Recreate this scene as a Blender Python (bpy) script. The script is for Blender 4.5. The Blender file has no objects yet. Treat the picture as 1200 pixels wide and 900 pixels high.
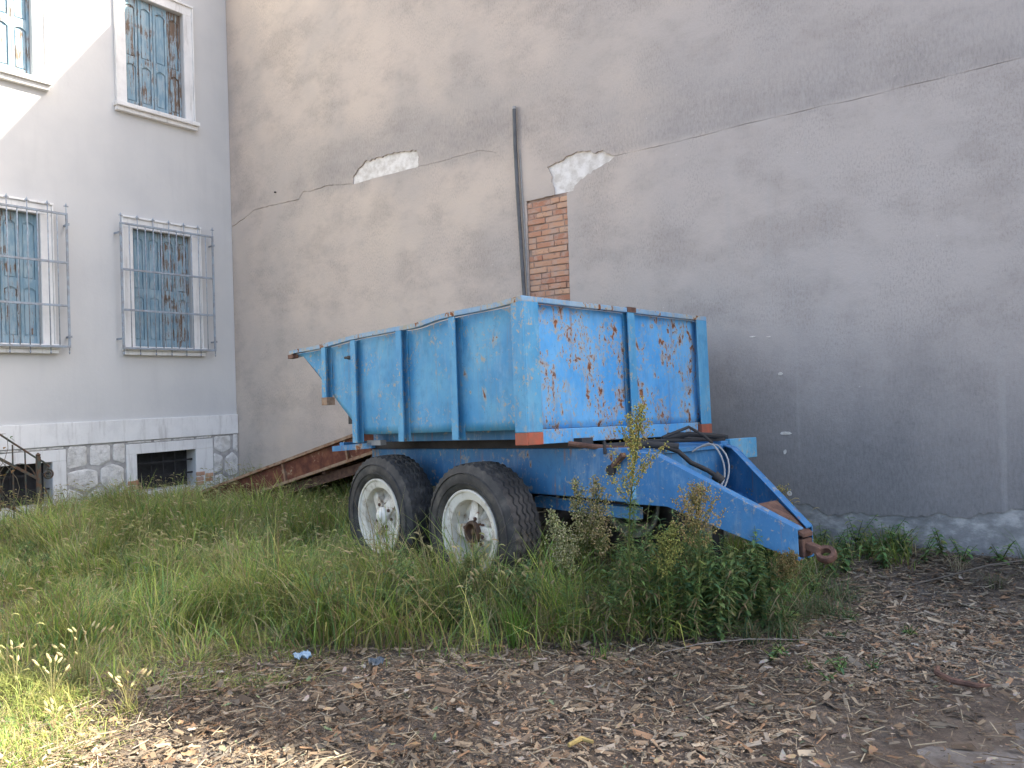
import bpy, bmesh, math, random
import numpy as np
from mathutils import Vector, Matrix

R = math.radians
random.seed(11)
rng = np.random.default_rng(11)
scene = bpy.context.scene
col = scene.collection

# ------------------------------------------------------------------ camera
CAM_H = 1.5
cam_d = bpy.data.cameras.new('camera')
cam_d.lens = 27.0
cam_d.sensor_width = 36.0
cam_d.clip_start = 0.05
cam_d.clip_end = 500
cam = bpy.data.objects.new('camera', cam_d)
col.objects.link(cam)
cam.matrix_world = (Matrix.Translation((0, 0, CAM_H)) @ Matrix.Rotation(R(90.4), 4, 'X')
                    @ Matrix.Rotation(R(-1.7), 4, 'Z'))
scene.camera = cam

# ------------------------------------------------------------------ sky, sun, exposure
SUN_AZ, SUN_EL = 4.4, 42.0          # counter-clockwise from +X, elevation
world = bpy.data.worlds.new('World')
scene.world = world
world.use_nodes = True
wn = world.node_tree
sky = wn.nodes.new('ShaderNodeTexSky')
sky.sky_type = 'NISHITA'
sky.sun_disc = False
sky.sun_elevation = R(SUN_EL)
sky.sun_rotation = R(90 - SUN_AZ)
sky.air_density = 0.9
sky.dust_density = 4.2
sky.ozone_density = 0.6
wn.nodes['Background'].inputs['Strength'].default_value = 0.13
wn.links.new(sky.outputs[0], wn.nodes['Background'].inputs[0])
sun_d = bpy.data.lights.new('sun', 'SUN')
sun_d.energy = 5.0
sun_d.angle = R(0.55)
sun_d.color = (1.0, 0.93, 0.80)
sun = bpy.data.objects.new('sun', sun_d)
col.objects.link(sun)
sdir = Vector((math.cos(R(SUN_AZ)) * math.cos(R(SUN_EL)), math.sin(R(SUN_AZ)) * math.cos(R(SUN_EL)), math.sin(R(SUN_EL))))
sun.rotation_euler = (-sdir).to_track_quat('-Z', 'Y').to_euler()
sun.location = sdir * 30
scene.view_settings.view_transform = 'Standard'
scene.view_settings.look = 'None'
scene.view_settings.gamma = 1.0
scene.view_settings.use_curve_mapping = False
scene.view_settings.exposure = 2.15
scene.render.engine = 'CYCLES'
scene.cycles.max_bounces = 8
scene.cycles.diffuse_bounces = 5

# ------------------------------------------------------------------ frames of the place
CX, CY = -4.381, 12.2                       # the inner corner of house and tall wall
AZ = R(36.6)
FD = np.array([-math.sin(AZ), -math.cos(AZ)])   # along the house, away from the tall wall  (a)
WE = np.array([math.cos(AZ), -math.sin(AZ)])    # along the tall wall, away from the house  (w)
GZ = -0.08


def aw_xy(a, w):
    return (CX + FD[0] * a + WE[0] * w, CY + FD[1] * a + WE[1] * w)


def xy_aw(x, y):
    dx = np.asarray(x) - CX
    dy = np.asarray(y) - CY
    return dx * FD[0] + dy * FD[1], dx * WE[0] + dy * WE[1]


def sstep(e0, e1, x):
    t = np.clip((np.asarray(x, float) - e0) / (e1 - e0), 0, 1)
    return t * t * (3 - 2 * t)


_tab = np.random.default_rng(5).random((64, 64))


def vnoise(x, y, s):
    x = np.asarray(x, float) * s + 100.0
    y = np.asarray(y, float) * s + 100.0
    xi = np.floor(x).astype(int)
    yi = np.floor(y).astype(int)
    fx = x - xi
    fy = y - yi
    fx = fx * fx * (3 - 2 * fx)
    fy = fy * fy * (3 - 2 * fy)
    g = lambda i, j: _tab[i % 64, j % 64]
    return (g(xi, yi) * (1 - fx) + g(xi + 1, yi) * fx) * (1 - fy) + (g(xi, yi + 1) * (1 - fx) + g(xi + 1, yi + 1) * fx) * fy


def ground_z(x, y):
    a, w = xy_aw(x, y)
    m = 0.13 * sstep(1.6, 0.1, a) * sstep(7.6, 9.6, w)
    n = (vnoise(x, y, 0.9) - .5) * 0.05 + (vnoise(x, y, 3.1) - .5) * 0.03
    near = sstep(30, 14, np.hypot(np.asarray(x), np.asarray(y)))
    return GZ + m + n * near


# ------------------------------------------------------------------ node helpers
def new_mat(name):
    m = bpy.data.materials.new(name)
    m.use_nodes = True
    nt = m.node_tree
    for n in list(nt.nodes):
        nt.nodes.remove(n)
    out = nt.nodes.new('ShaderNodeOutputMaterial')
    b = nt.nodes.new('ShaderNodeBsdfPrincipled')
    nt.links.new(b.outputs[0], out.inputs[0])
    return m, nt, b


class NT:
    def __init__(s, nt):
        s.nt = nt

    def link(s, a, b):
        s.nt.links.new(a, b)

    def coord(s, scale=(1, 1, 1), rot=(0, 0, 0), loc=(0, 0, 0), kind='Object'):
        t = s.nt.nodes.new('ShaderNodeTexCoord')
        m = s.nt.nodes.new('ShaderNodeMapping')
        m.inputs['Scale'].default_value = scale
        m.inputs['Rotation'].default_value = rot
        m.inputs['Location'].default_value = loc
        s.link(t.outputs[kind], m.inputs[0])
        return m.outputs[0]

    def noise(s, co, scale, detail=4, rough=.55, dist=0.0):
        n = s.nt.nodes.new('ShaderNodeTexNoise')
        n.inputs['Scale'].default_value = scale
        n.inputs['Detail'].default_value = detail
        n.inputs['Roughness'].default_value = rough
        n.inputs['Distortion'].default_value = dist
        s.link(co, n.inputs['Vector'])
        return n.outputs['Fac']

    def vor(s, co, scale, feat='F1'):
        n = s.nt.nodes.new('ShaderNodeTexVoronoi')
        n.feature = feat
        n.inputs['Scale'].default_value = scale
        s.link(co, n.inputs['Vector'])
        return n.outputs['Distance']

    def ramp(s, fac, a, b, lo=0.0, hi=1.0):
        n = s.nt.nodes.new('ShaderNodeMapRange')
        n.interpolation_type = 'SMOOTHSTEP'
        n.inputs[1].default_value = a
        n.inputs[2].default_value = b
        n.inputs[3].default_value = lo
        n.inputs[4].default_value = hi
        s.link(fac, n.inputs[0])
        return n.outputs[0]

    def math(s, op, a, b=None, clamp=False):
        n = s.nt.nodes.new('ShaderNodeMath')
        n.operation = op
        n.use_clamp = clamp
        for i, v in enumerate((a, b)):
            if v is None:
                continue
            if isinstance(v, (int, float)):
                n.inputs[i].default_value = v
            else:
                s.link(v, n.inputs[i])
        return n.outputs[0]

    def mix(s, fac, a, b, mode='MIX'):
        n = s.nt.nodes.new('ShaderNodeMix')
        n.data_type = 'RGBA'
        n.blend_type = mode
        n.clamp_factor = True
        for sock, v in ((n.inputs[0], fac), (n.inputs[6], a), (n.inputs[7], b)):
            if isinstance(v, (int, float)):
                sock.default_value = v
            elif isinstance(v, tuple):
                sock.default_value = (*v, 1) if len(v) == 3 else v
            else:
                s.link(v, sock)
        return n.outputs[2]

    def cramp(s, fac, stops):
        n = s.nt.nodes.new('ShaderNodeValToRGB')
        e = n.color_ramp.elements
        while len(e) < len(stops):
            e.new(0.5)
        for i, (p, c) in enumerate(stops):
            e[i].position = p
            e[i].color = (*c, 1)
        s.link(fac, n.inputs[0])
        return n.outputs[0]

    def bump(s, h, strength=.3, dist=.01):
        n = s.nt.nodes.new('ShaderNodeBump')
        n.inputs['Strength'].default_value = strength
        n.inputs['Distance'].default_value = dist
        s.link(h, n.inputs['Height'])
        return n.outputs[0]

    def sep(s, co):
        n = s.nt.nodes.new('ShaderNodeSeparateXYZ')
        s.link(co, n.inputs[0])
        return n.outputs

    def attr(s, name):
        n = s.nt.nodes.new('ShaderNodeAttribute')
        n.attribute_name = name
        return n.outputs['Color']

    def random(s):
        n = s.nt.nodes.new('ShaderNodeObjectInfo')
        return n.outputs['Random']


MATS = {}


def simple(name, c, rough=.7, metal=0.0, var=.25, scale=6.0, bump=.2, bscale=40, c2=None, stretch=(1, 1, 1)):
    m, nt, b = new_mat(name)
    h = NT(nt)
    co = h.coord(stretch)
    n1 = h.noise(co, scale, 5, .6)
    c2 = c2 or tuple(x * (1 - var) for x in c)
    h.link(h.mix(h.ramp(n1, .35, .68), c, c2), b.inputs['Base Color'])
    n2 = h.noise(co, bscale, 4, .6)
    h.link(h.bump(n2, bump, .008), b.inputs['Normal'])
    b.inputs['Roughness'].default_value = rough
    b.inputs['Metallic'].default_value = metal
    MATS[name] = m
    return m


def blue_paint(name, base, faded, chip_lo, chip_hi, chip_scale, pale_lo, pale_hi, streak=1.0, rust_runs=0.0):
    """weathered blue machine paint: faded patches, pale primer scuffs, rusted-through spots"""
    m, nt, b = new_mat(name)
    h = NT(nt)
    co = h.coord()
    cs = h.coord((1, 1, .62 * streak))
    fade = h.ramp(h.noise(co, 2.3, 4, .6), .35, .7)
    c = h.mix(fade, base, faded)
    c = h.mix(h.ramp(h.noise(cs, 14, 5, .7), .45, .75, 0, .45), c, tuple(x * .62 for x in base))
    grime = h.ramp(h.noise(h.coord((7, 7, .7)), 3, 4, .6), .52, .8, 0, .3)
    c = h.mix(grime, c, (.20, .22, .21))
    chalk = h.ramp(h.noise(h.coord((1, 1, .3)), 9, 6, .75), .50, .72, 0, .35)
    c = h.mix(chalk, c, (.30, .44, .54))
    # dark speckles of dirt and bare pits
    sp = h.ramp(h.vor(co, 48), .16, .06)
    sp = h.math('MULTIPLY', sp, h.ramp(h.noise(co, 9, 3), .5, .62))
    pale = h.math('MULTIPLY', h.ramp(h.noise(co, 24, 6, .72, .6), pale_lo, pale_hi), h.ramp(h.noise(co, 3.4, 3), .44, .56))
    c = h.mix(pale, c, (.36, .33, .25))
    r1 = h.noise(cs, chip_scale, 5, .62, .5)
    zone = h.ramp(h.noise(cs, chip_scale * .27, 2, .5), .42, .58)
    rv = h.math('ADD', r1, h.math('MULTIPLY', h.math('SUBTRACT', zone, 1.0), .12))
    fine = h.math('ADD', h.noise(cs, chip_scale * 2.6, 4, .6, .3), h.math('MULTIPLY', h.math('SUBTRACT', zone, 1.0), .16))
    rust = h.math('MAXIMUM', h.ramp(rv, chip_lo, chip_hi), h.ramp(fine, chip_lo + .03, chip_hi + .05))
    halo = h.math('MAXIMUM', h.ramp(rv, chip_lo - .06, chip_lo + .02), h.ramp(fine, chip_lo - .04, chip_lo + .03))
    c = h.mix(h.math('MULTIPLY', halo, .65), c, (.42, .35, .22))
    rc = h.cramp(h.noise(co, 30, 5, .7), [(.3, (.075, .028, .013)), (.52, (.21, .075, .028)), (.7, (.34, .15, .06))])
    c = h.mix(rust, c, rc)
    if rust_runs:
        run = h.math('MULTIPLY', h.ramp(h.noise(h.coord((26, 26, .5)), 1.0, 3, .5), .58, .72, 0, rust_runs), h.ramp(h.noise(co, 2.6, 2), .45, .6))
        c = h.mix(run, c, (.24, .13, .07))
    c = h.mix(sp, c, (.07, .055, .045))
    h.link(c, b.inputs['Base Color'])
    ro = h.math('ADD', .55, h.math('MULTIPLY', rust, .45))
    ro = h.math('ADD', ro, h.math('MULTIPLY', fade, .15), True)
    h.link(ro, b.inputs['Roughness'])
    hh = h.math('SUBTRACT', h.noise(co, 5, 3), h.math('MULTIPLY', rust, .35))
    hh = h.math('ADD', hh, h.math('MULTIPLY', h.noise(co, 60, 3), .12))
    h.link(h.bump(hh, .3, .012), b.inputs['Normal'])
    MATS[name] = m


BL, BF = (.048, .265, .49), (.125, .355, .53)
blue_paint('blue_side', BL, BF, .665, .70, 7, .54, .64, 1.0, .3)
blue_paint('blue_front', (.06, .315, .66), (.14, .40, .69), .545, .625, 19, .54, .66, 1.0, .45)  # base lighter than the sides: the front's stronger sky light put into the colour
blue_paint('blue_post', BL, BF, .655, .69, 12, .53, .62, 1.0, .2)
blue_paint('blue_worn', (.16, .32, .50), (.28, .38, .46), .57, .62, 16, .45, .58)
blue_paint('blue_frame', (.032, .165, .37), (.055, .21, .41), .63, .68, 8, .56, .66, 1.0, .8)

simple('rust', (.165, .09, .062), .9, .0, .6, 13, .6, 60, c2=(.075, .04, .03))
simple('rust_pale', (.33, .235, .16), .9, 0, .5, 10, .4, 50, c2=(.20, .095, .05))
simple('red_cap', (.40, .10, .055), .75, 0, .35, 14, .3, 60, c2=(.26, .10, .06))
simple('dark_steel', (.045, .043, .045), .7, .2, .4, 8, .3, 50)
simple('rubber_hose', (.035, .034, .033), .8, 0, .3, 10, .1, 60)
simple('cable_white', (.36, .36, .35), .5, 0, .25, 20, .1, 60)
simple('grease', (.055, .032, .02), .75, 0, .5, 14, .4, 50, c2=(.12, .06, .03))
simple('wood_grey', (.25, .22, .19), .9, 0, .4, 8, .3, 50)


def mat_ramp():
    m, nt, b = new_mat('rusty_panel')
    h = NT(nt)
    co = h.coord()
    c = h.cramp(h.noise(co, 6, 6, .65), [(.3, (.055, .018, .012)), (.5, (.13, .042, .024)), (.68, (.22, .095, .05))])
    pale = h.math('MULTIPLY', h.ramp(h.noise(co, 12, 6, .7), .55, .66), h.ramp(h.noise(co, 2.1, 2), .48, .6))
    c = h.mix(pale, c, (.42, .37, .25))
    h.link(c, b.inputs['Base Color'])
    b.inputs['Roughness'].default_value = .9
    h.link(h.bump(h.noise(co, 30, 5), .5, .01), b.inputs['Normal'])
    MATS['rusty_panel'] = m


mat_ramp()


def mat_rubber():
    m, nt, b = new_mat('tyre_rubber')
    h = NT(nt)
    co = h.coord()
    c = h.cramp(h.noise(co, 7, 5, .65), [(.3, (.020, .0195, .019)), (.52, (.044, .042, .040)), (.72, (.11, .10, .086))])
    h.link(c, b.inputs['Base Color'])
    b.inputs['Roughness'].default_value = .72
    h.link(h.bump(h.noise(co, 70, 3), .15, .004), b.inputs['Normal'])
    MATS['tyre_rubber'] = m


mat_rubber()


def mat_rim(name='rim_white', k=0.0):
    m, nt, b = new_mat(name)
    h = NT(nt)
    co = h.coord()
    c = h.mix(h.ramp(h.noise(co, 5, 4, .6), .4, .7, 0, .7), (.74, .72, .65), (.50, .46, .37))
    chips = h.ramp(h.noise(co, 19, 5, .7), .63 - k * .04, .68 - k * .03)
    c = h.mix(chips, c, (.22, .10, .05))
    dirt = h.ramp(h.noise(co, 9, 5, .7), .52 - k * .14, .72 - k * .06, 0, .7 + k * .15)  # k deepens the tone to paint shade into the wheel disc
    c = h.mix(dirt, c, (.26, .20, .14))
    h.link(c, b.inputs['Base Color'])
    b.inputs['Roughness'].default_value = .6
    h.link(h.bump(h.noise(co, 40, 4), .25, .005), b.inputs['Normal'])
    MATS[name] = m


mat_rim()
mat_rim('rim_dirt_shade', 1.0)  # dirt, with the shade of the deep dish painted into the colour


def mat_wall():
    """old cement render: warm grey, dark weather streaks, damp dirt rising from the ground on the right"""
    m, nt, b = new_mat('old_render')
    h = NT(nt)
    co = h.coord()
    x, y, z = h.sep(co)
    big = h.noise(co, .55, 4, .6)
    c = h.mix(h.ramp(big, .35, .68), (.57, .485, .41), (.47, .415, .365))
    warm = h.ramp(h.noise(h.coord((1, 1, 1), loc=(7, 0, 3)), .8, 3), .45, .7, 0, .6)
    c = h.mix(warm, c, (.60, .51, .42))
    grey = h.math('ADD', x, h.math('MULTIPLY', h.math('SUBTRACT', h.noise(h.coord(loc=(2, 5, 1)), .7, 3), .5), 4.0))
    c = h.mix(h.ramp(grey, 4.6, 9.6, 0, .80), c, (.44, .41, .39))
    # horizontal clouds of grime with short vertical scratches
    cloud = h.ramp(h.noise(h.coord((1, 1, 1.7)), 1.1, 5, .68), .44, .66)
    fine = h.noise(h.coord((1, 1, .30)), 46, 6, .8)
    scr = h.ramp(fine, .50, .68)
    c = h.mix(h.math('MULTIPLY', cloud, h.math('ADD', .30, h.math('MULTIPLY', scr, .45))), c, (.25, .22, .20))
    scr2 = h.ramp(h.noise(h.coord((1, 1, .40)), 75, 5, .75), .46, .66, 0, .45)
    c = h.mix(h.math('MULTIPLY', scr2, h.ramp(h.noise(co, 1.7, 3), .38, .62)), c, (.22, .20, .185))
    # grime gathered above the crack
    lip = h.math('ADD', z, h.math('MULTIPLY', h.math('SUBTRACT', h.noise(co, 1.6, 4), .5), .9))
    band = h.math('MULTIPLY', h.math('MULTIPLY', h.ramp(z, 3.93, 3.99), h.ramp(lip, 5.0, 4.05)), h.ramp(x, 5.8, 7.4))
    band2 = h.math('MULTIPLY', h.math('MULTIPLY', h.ramp(lip, 4.2, 4.5), h.ramp(lip, 5.4, 4.6)), h.math('MULTIPLY', h.ramp(x, 1.2, 2.6), h.ramp(x, 6.4, 5.2)))
    band = h.math('MULTIPLY', h.math('MAXIMUM', band, band2), h.math('ADD', .22, h.math('MULTIPLY', h.ramp(fine, .40, .66), .36)))
    c = h.mix(band, c, (.25, .24, .235))
    # damp dirt, lower and to the right
    d1 = h.math('ADD', h.math('MULTIPLY', z, -.46), 1.25)
    d1 = h.math('MULTIPLY', h.math('MAXIMUM', d1, 0.0), h.ramp(x, 3.2, 7.6))
    d1 = h.math('ADD', d1, h.math('MULTIPLY', h.math('SUBTRACT', h.noise(h.coord((1, 1, .5)), 1.4, 4, .6), .5), 1.0))
    damp = h.ramp(d1, .0, 1.15, 0, .80)
    dampc = h.mix(h.ramp(fine, .35, .65), (.21, .205, .205), (.135, .133, .135))
    c = h.mix(damp, c, dampc)
    # pale lime runs
    run = h.math('MULTIPLY', h.ramp(h.noise(h.coord((9, 9, .22)), 1, 3, .5), .60, .72, 0, .35), h.ramp(x, 5.5, 8))
    c = h.mix(run, c, (.42, .40, .38))
    # dark pits
    pit = h.math('MULTIPLY', h.ramp(h.vor(co, 26), .08, .03), h.ramp(h.noise(co, 1.3, 2), .5, .6))
    c = h.mix(h.math('MULTIPLY', pit, .7), c, (.06, .058, .055))
    pitl = h.math('MULTIPLY', h.ramp(h.vor(h.coord((1, 1, 1), loc=(3, 1, 2)), 7), .06, .025), h.ramp(h.noise(co, 2.2, 2), .55, .62))
    c = h.mix(pitl, c, (.6, .57, .53))
    h.link(c, b.inputs['Base Color'])
    b.inputs['Roughness'].default_value = .95
    hh = h.math('ADD', h.math('MULTIPLY', h.noise(h.coord((1, 1, .8)), 48, 6, .7), .6), h.math('MULTIPLY', h.noise(h.coord((1, 1, .7)), 2.2, 4), 2.5))
    h.link(h.bump(hh, .45, .012), b.inputs['Normal'])
    MATS['old_render'] = m
    simple('lime_white', (.80, .77, .72), .95, 0, .2, 11, .9, 24, c2=(.58, .54, .48))
    m, nt, b = new_mat('base_render')
    h = NT(nt)
    co = h.coord()
    c = h.cramp(h.noise(h.coord((1, 1, 1.6)), 5, 6, .65), [(.32, (.19, .188, .182)), (.5, (.30, .295, .285)), (.64, (.50, .485, .46))])
    h.link(c, b.inputs['Base Color'])
    b.inputs['Roughness'].default_value = .95
    h.link(h.bump(h.noise(co, 14, 6, .7), .6, .02), b.inputs['Normal'])
    MATS['base_render'] = m


mat_wall()


def mat_brick():
    m, nt, b = new_mat('brick')
    h = NT(nt)
    co = h.coord()
    r = h.random()
    c = h.cramp(r, [(0.0, (.42, .19, .115)), (.35, (.50, .26, .16)), (.7, (.58, .36, .23)), (1.0, (.38, .17, .105))])
    sm = h.ramp(h.noise(co, 7, 6, .75), .44, .64, 0, .85)
    c = h.mix(sm, c, (.46, .335, .265))
    dk = h.ramp(h.noise(h.coord(loc=(4, 4, 4)), 14, 5, .7), .58, .70, 0, .75)
    c = h.mix(dk, c, (.13, .09, .07))
    h.link(c, b.inputs['Base Color'])
    b.inputs['Roughness'].default_value = .95
    h.link(h.bump(h.noise(co, 45, 5), .6, .01), b.inputs['Normal'])
    MATS['brick'] = m
    simple('mortar', (.34, .25, .195), .95, 0, .4, 14, .6, 40)
    simple('mortar_grey', (.44, .43, .415), .95, 0, .35, 9, .6, 40)


mat_brick()


def mat_house():
    m, nt, b = new_mat('house_plaster')
    h = NT(nt)
    co = h.coord()
    c = h.mix(h.ramp(h.noise(co, .8, 4, .6), .35, .7), (.56, .56, .545), (.50, .505, .50))
    st = h.ramp(h.noise(h.coord((3, 3, .35)), 1.6, 5, .6), .5, .75, 0, .22)
    c = h.mix(st, c, (.42, .42, .42))
    h.link(c, b.inputs['Base Color'])
    b.inputs['Roughness'].default_value = .95
    h.link(h.bump(h.noise(co, 18, 5, .6), .25, .008), b.inputs['Normal'])
    MATS['house_plaster'] = m
    m, nt, b = new_mat('white_stone')
    h = NT(nt)
    co = h.coord()
    c = h.mix(h.ramp(h.noise(co, 3, 5, .65), .4, .7), (.74, .74, .72), (.65, .65, .635))
    st = h.ramp(h.noise(h.coord((5, 5, .6)), 3, 5, .65), .5, .72, 0, .5)
    c = h.mix(st, c, (.40, .385, .36))
    h.link(c, b.inputs['Base Color'])
    b.inputs['Roughness'].default_value = .9
    h.link(h.bump(h.noise(co, 30, 5, .6), .3, .006), b.inputs['Normal'])
    MATS['white_stone'] = m
    m, nt, b = new_mat('rough_stone')
    h = NT(nt)
    co = h.coord()
    c = h.cramp(h.noise(co, 9, 6, .7), [(.3, (.42, .41, .385)), (.5, (.68, .67, .64)), (.7, (.80, .79, .76))])
    c = h.mix(h.ramp(h.noise(co, 2.5, 3), .5, .7, 0, .4), c, (.42, .37, .29))
    h.link(c, b.inputs['Base Color'])
    b.inputs['Roughness'].default_value = .95
    h.link(h.bump(h.noise(co, 20, 6, .7), .8, .03), b.inputs['Normal'])
    MATS['rough_stone'] = m
    for nm, lo, hi in (('shutter_blue', .62, .68), ('shutter_worn', .53, .60), ('shutter_brown', .44, .54)):
        m, nt, b = new_mat(nm)
        h = NT(nt)
        co = h.coord()
        pc = h.mix(h.ramp(h.noise(h.coord((1, 1, .2)), 22, 4), .4, .65), (.18, .295, .37), (.29, .39, .445))
        peel = h.noise(h.coord((1, 1, .08)), 34, 6, .75)
        zone = h.math('MULTIPLY', h.math('SUBTRACT', h.noise(co, 5.0, 4), .5), .45)
        pv = h.math('ADD', peel, zone)
        wd = h.mix(h.noise(h.coord((1, 1, .06)), 60, 4), (.085, .055, .038), (.22, .16, .115))
        edge = h.ramp(pv, lo - .05, lo)
        c = h.mix(h.math('MULTIPLY', edge, .4), pc, (.42, .46, .47))
        c = h.mix(h.ramp(pv, lo, hi), c, wd)
        h.link(c, b.inputs['Base Color'])
        b.inputs['Roughness'].default_value = .85
        h.link(h.bump(h.math('SUBTRACT', 1.0, h.ramp(pv, lo - .03, hi)), .4, .006), b.inputs['Normal'])
        MATS[nm] = m
    simple('grille_iron', (.30, .36, .42), .6, .0, .35, 16, .2, 60, c2=(.24, .25, .26))
    simple('green_iron', (.055, .075, .065), .7, .2, .5, 14, .3, 60, c2=(.13, .065, .035))
    simple('black_iron', (.03, .03, .032), .7, .2, .4, 14, .3, 60)
    simple('concrete', (.36, .36, .35), .95, 0, .35, 5, .4, 30)
    simple('pipe_grey', (.11, .115, .12), .55, .1, .35, 6, .1, 40)
    simple('roof_tile', (.36, .15, .09), .9, 0, .4, 3, .4, 20)


mat_house()


def mat_attr(name, rough=.8, transl=0.0):
    m, nt, b = new_mat(name)
    h = NT(nt)
    c = h.attr('Col')
    h.link(c, b.inputs['Base Color'])
    b.inputs['Roughness'].default_value = rough
    b.inputs['Specular IOR Level'].default_value = .3
    if transl:
        t = nt.nodes.new('ShaderNodeBsdfTranslucent')
        h.link(c, t.inputs['Color'])
        mx = nt.nodes.new('ShaderNodeMixShader')
        mx.inputs[0].default_value = transl
        h.link(b.outputs[0], mx.inputs[1])
        h.link(t.outputs[0], mx.inputs[2])
        h.link(mx.outputs[0], nt.nodes['Material Output'].inputs[0])
    MATS[name] = m


mat_attr('plant', .65, .35)
mat_attr('litter', .9, 0)
mat_attr('dry_leaf', .8, .2)


def mat_soil():
    m, nt, b = new_mat('soil')
    h = NT(nt)
    co = h.coord()
    c = h.cramp(h.noise(co, 5, 7, .72), [(.3, (.07, .053, .04)), (.5, (.135, .105, .08)), (.7, (.21, .17, .13))])
    gp = h.math('MULTIPLY', h.ramp(h.noise(co, 1.1, 4), .5, .66), .5)
    c = h.mix(gp, c, (.17, .16, .145))
    sp = h.ramp(h.vor(co, 60), .16, .06)
    c = h.mix(h.math('MULTIPLY', sp, h.ramp(h.noise(co, 16, 3), .45, .6)), c, (.33, .28, .22))
    h.link(c, b.inputs['Base Color'])
    b.inputs['Roughness'].default_value = .97
    h.link(h.bump(h.noise(co, 26, 7, .75), .9, .03), b.inputs['Normal'])
    MATS['soil'] = m
    m, nt, b = new_mat('driveway')
    h = NT(nt)
    co = h.coord()
    c = h.cramp(h.noise(co, 11, 6, .7), [(.3, (.11, .10, .09)), (.5, (.17, .155, .14)), (.7, (.25, .235, .215))])
    dirt = h.ramp(h.noise(co, 2.6, 5, .65), .42, .60)
    c = h.mix(dirt, c, (.085, .066, .05))
    h.link(c, b.inputs['Base Color'])
    b.inputs['Roughness'].default_value = .95
    h.link(h.bump(h.noise(co, 40, 6, .7), .7, .015), b.inputs['Normal'])
    MATS['driveway'] = m


mat_soil()


# ------------------------------------------------------------------ mesh helpers
def put(o, parent=None, label=None, cat=None, group=None, kind=None):
    col.objects.link(o)
    if parent is not None:
        o.parent = parent
    if label:
        o['label'] = label
    if cat:
        o['category'] = cat
    if group:
        o['group'] = group
    if kind:
        o['kind'] = kind
    return o


def empty(name, loc, rz=0.0, **k):
    o = bpy.data.objects.new(name, None)
    o.empty_display_size = .2
    o.location = loc
    o.rotation_euler = (0, 0, rz)
    return put(o, **k)


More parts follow.
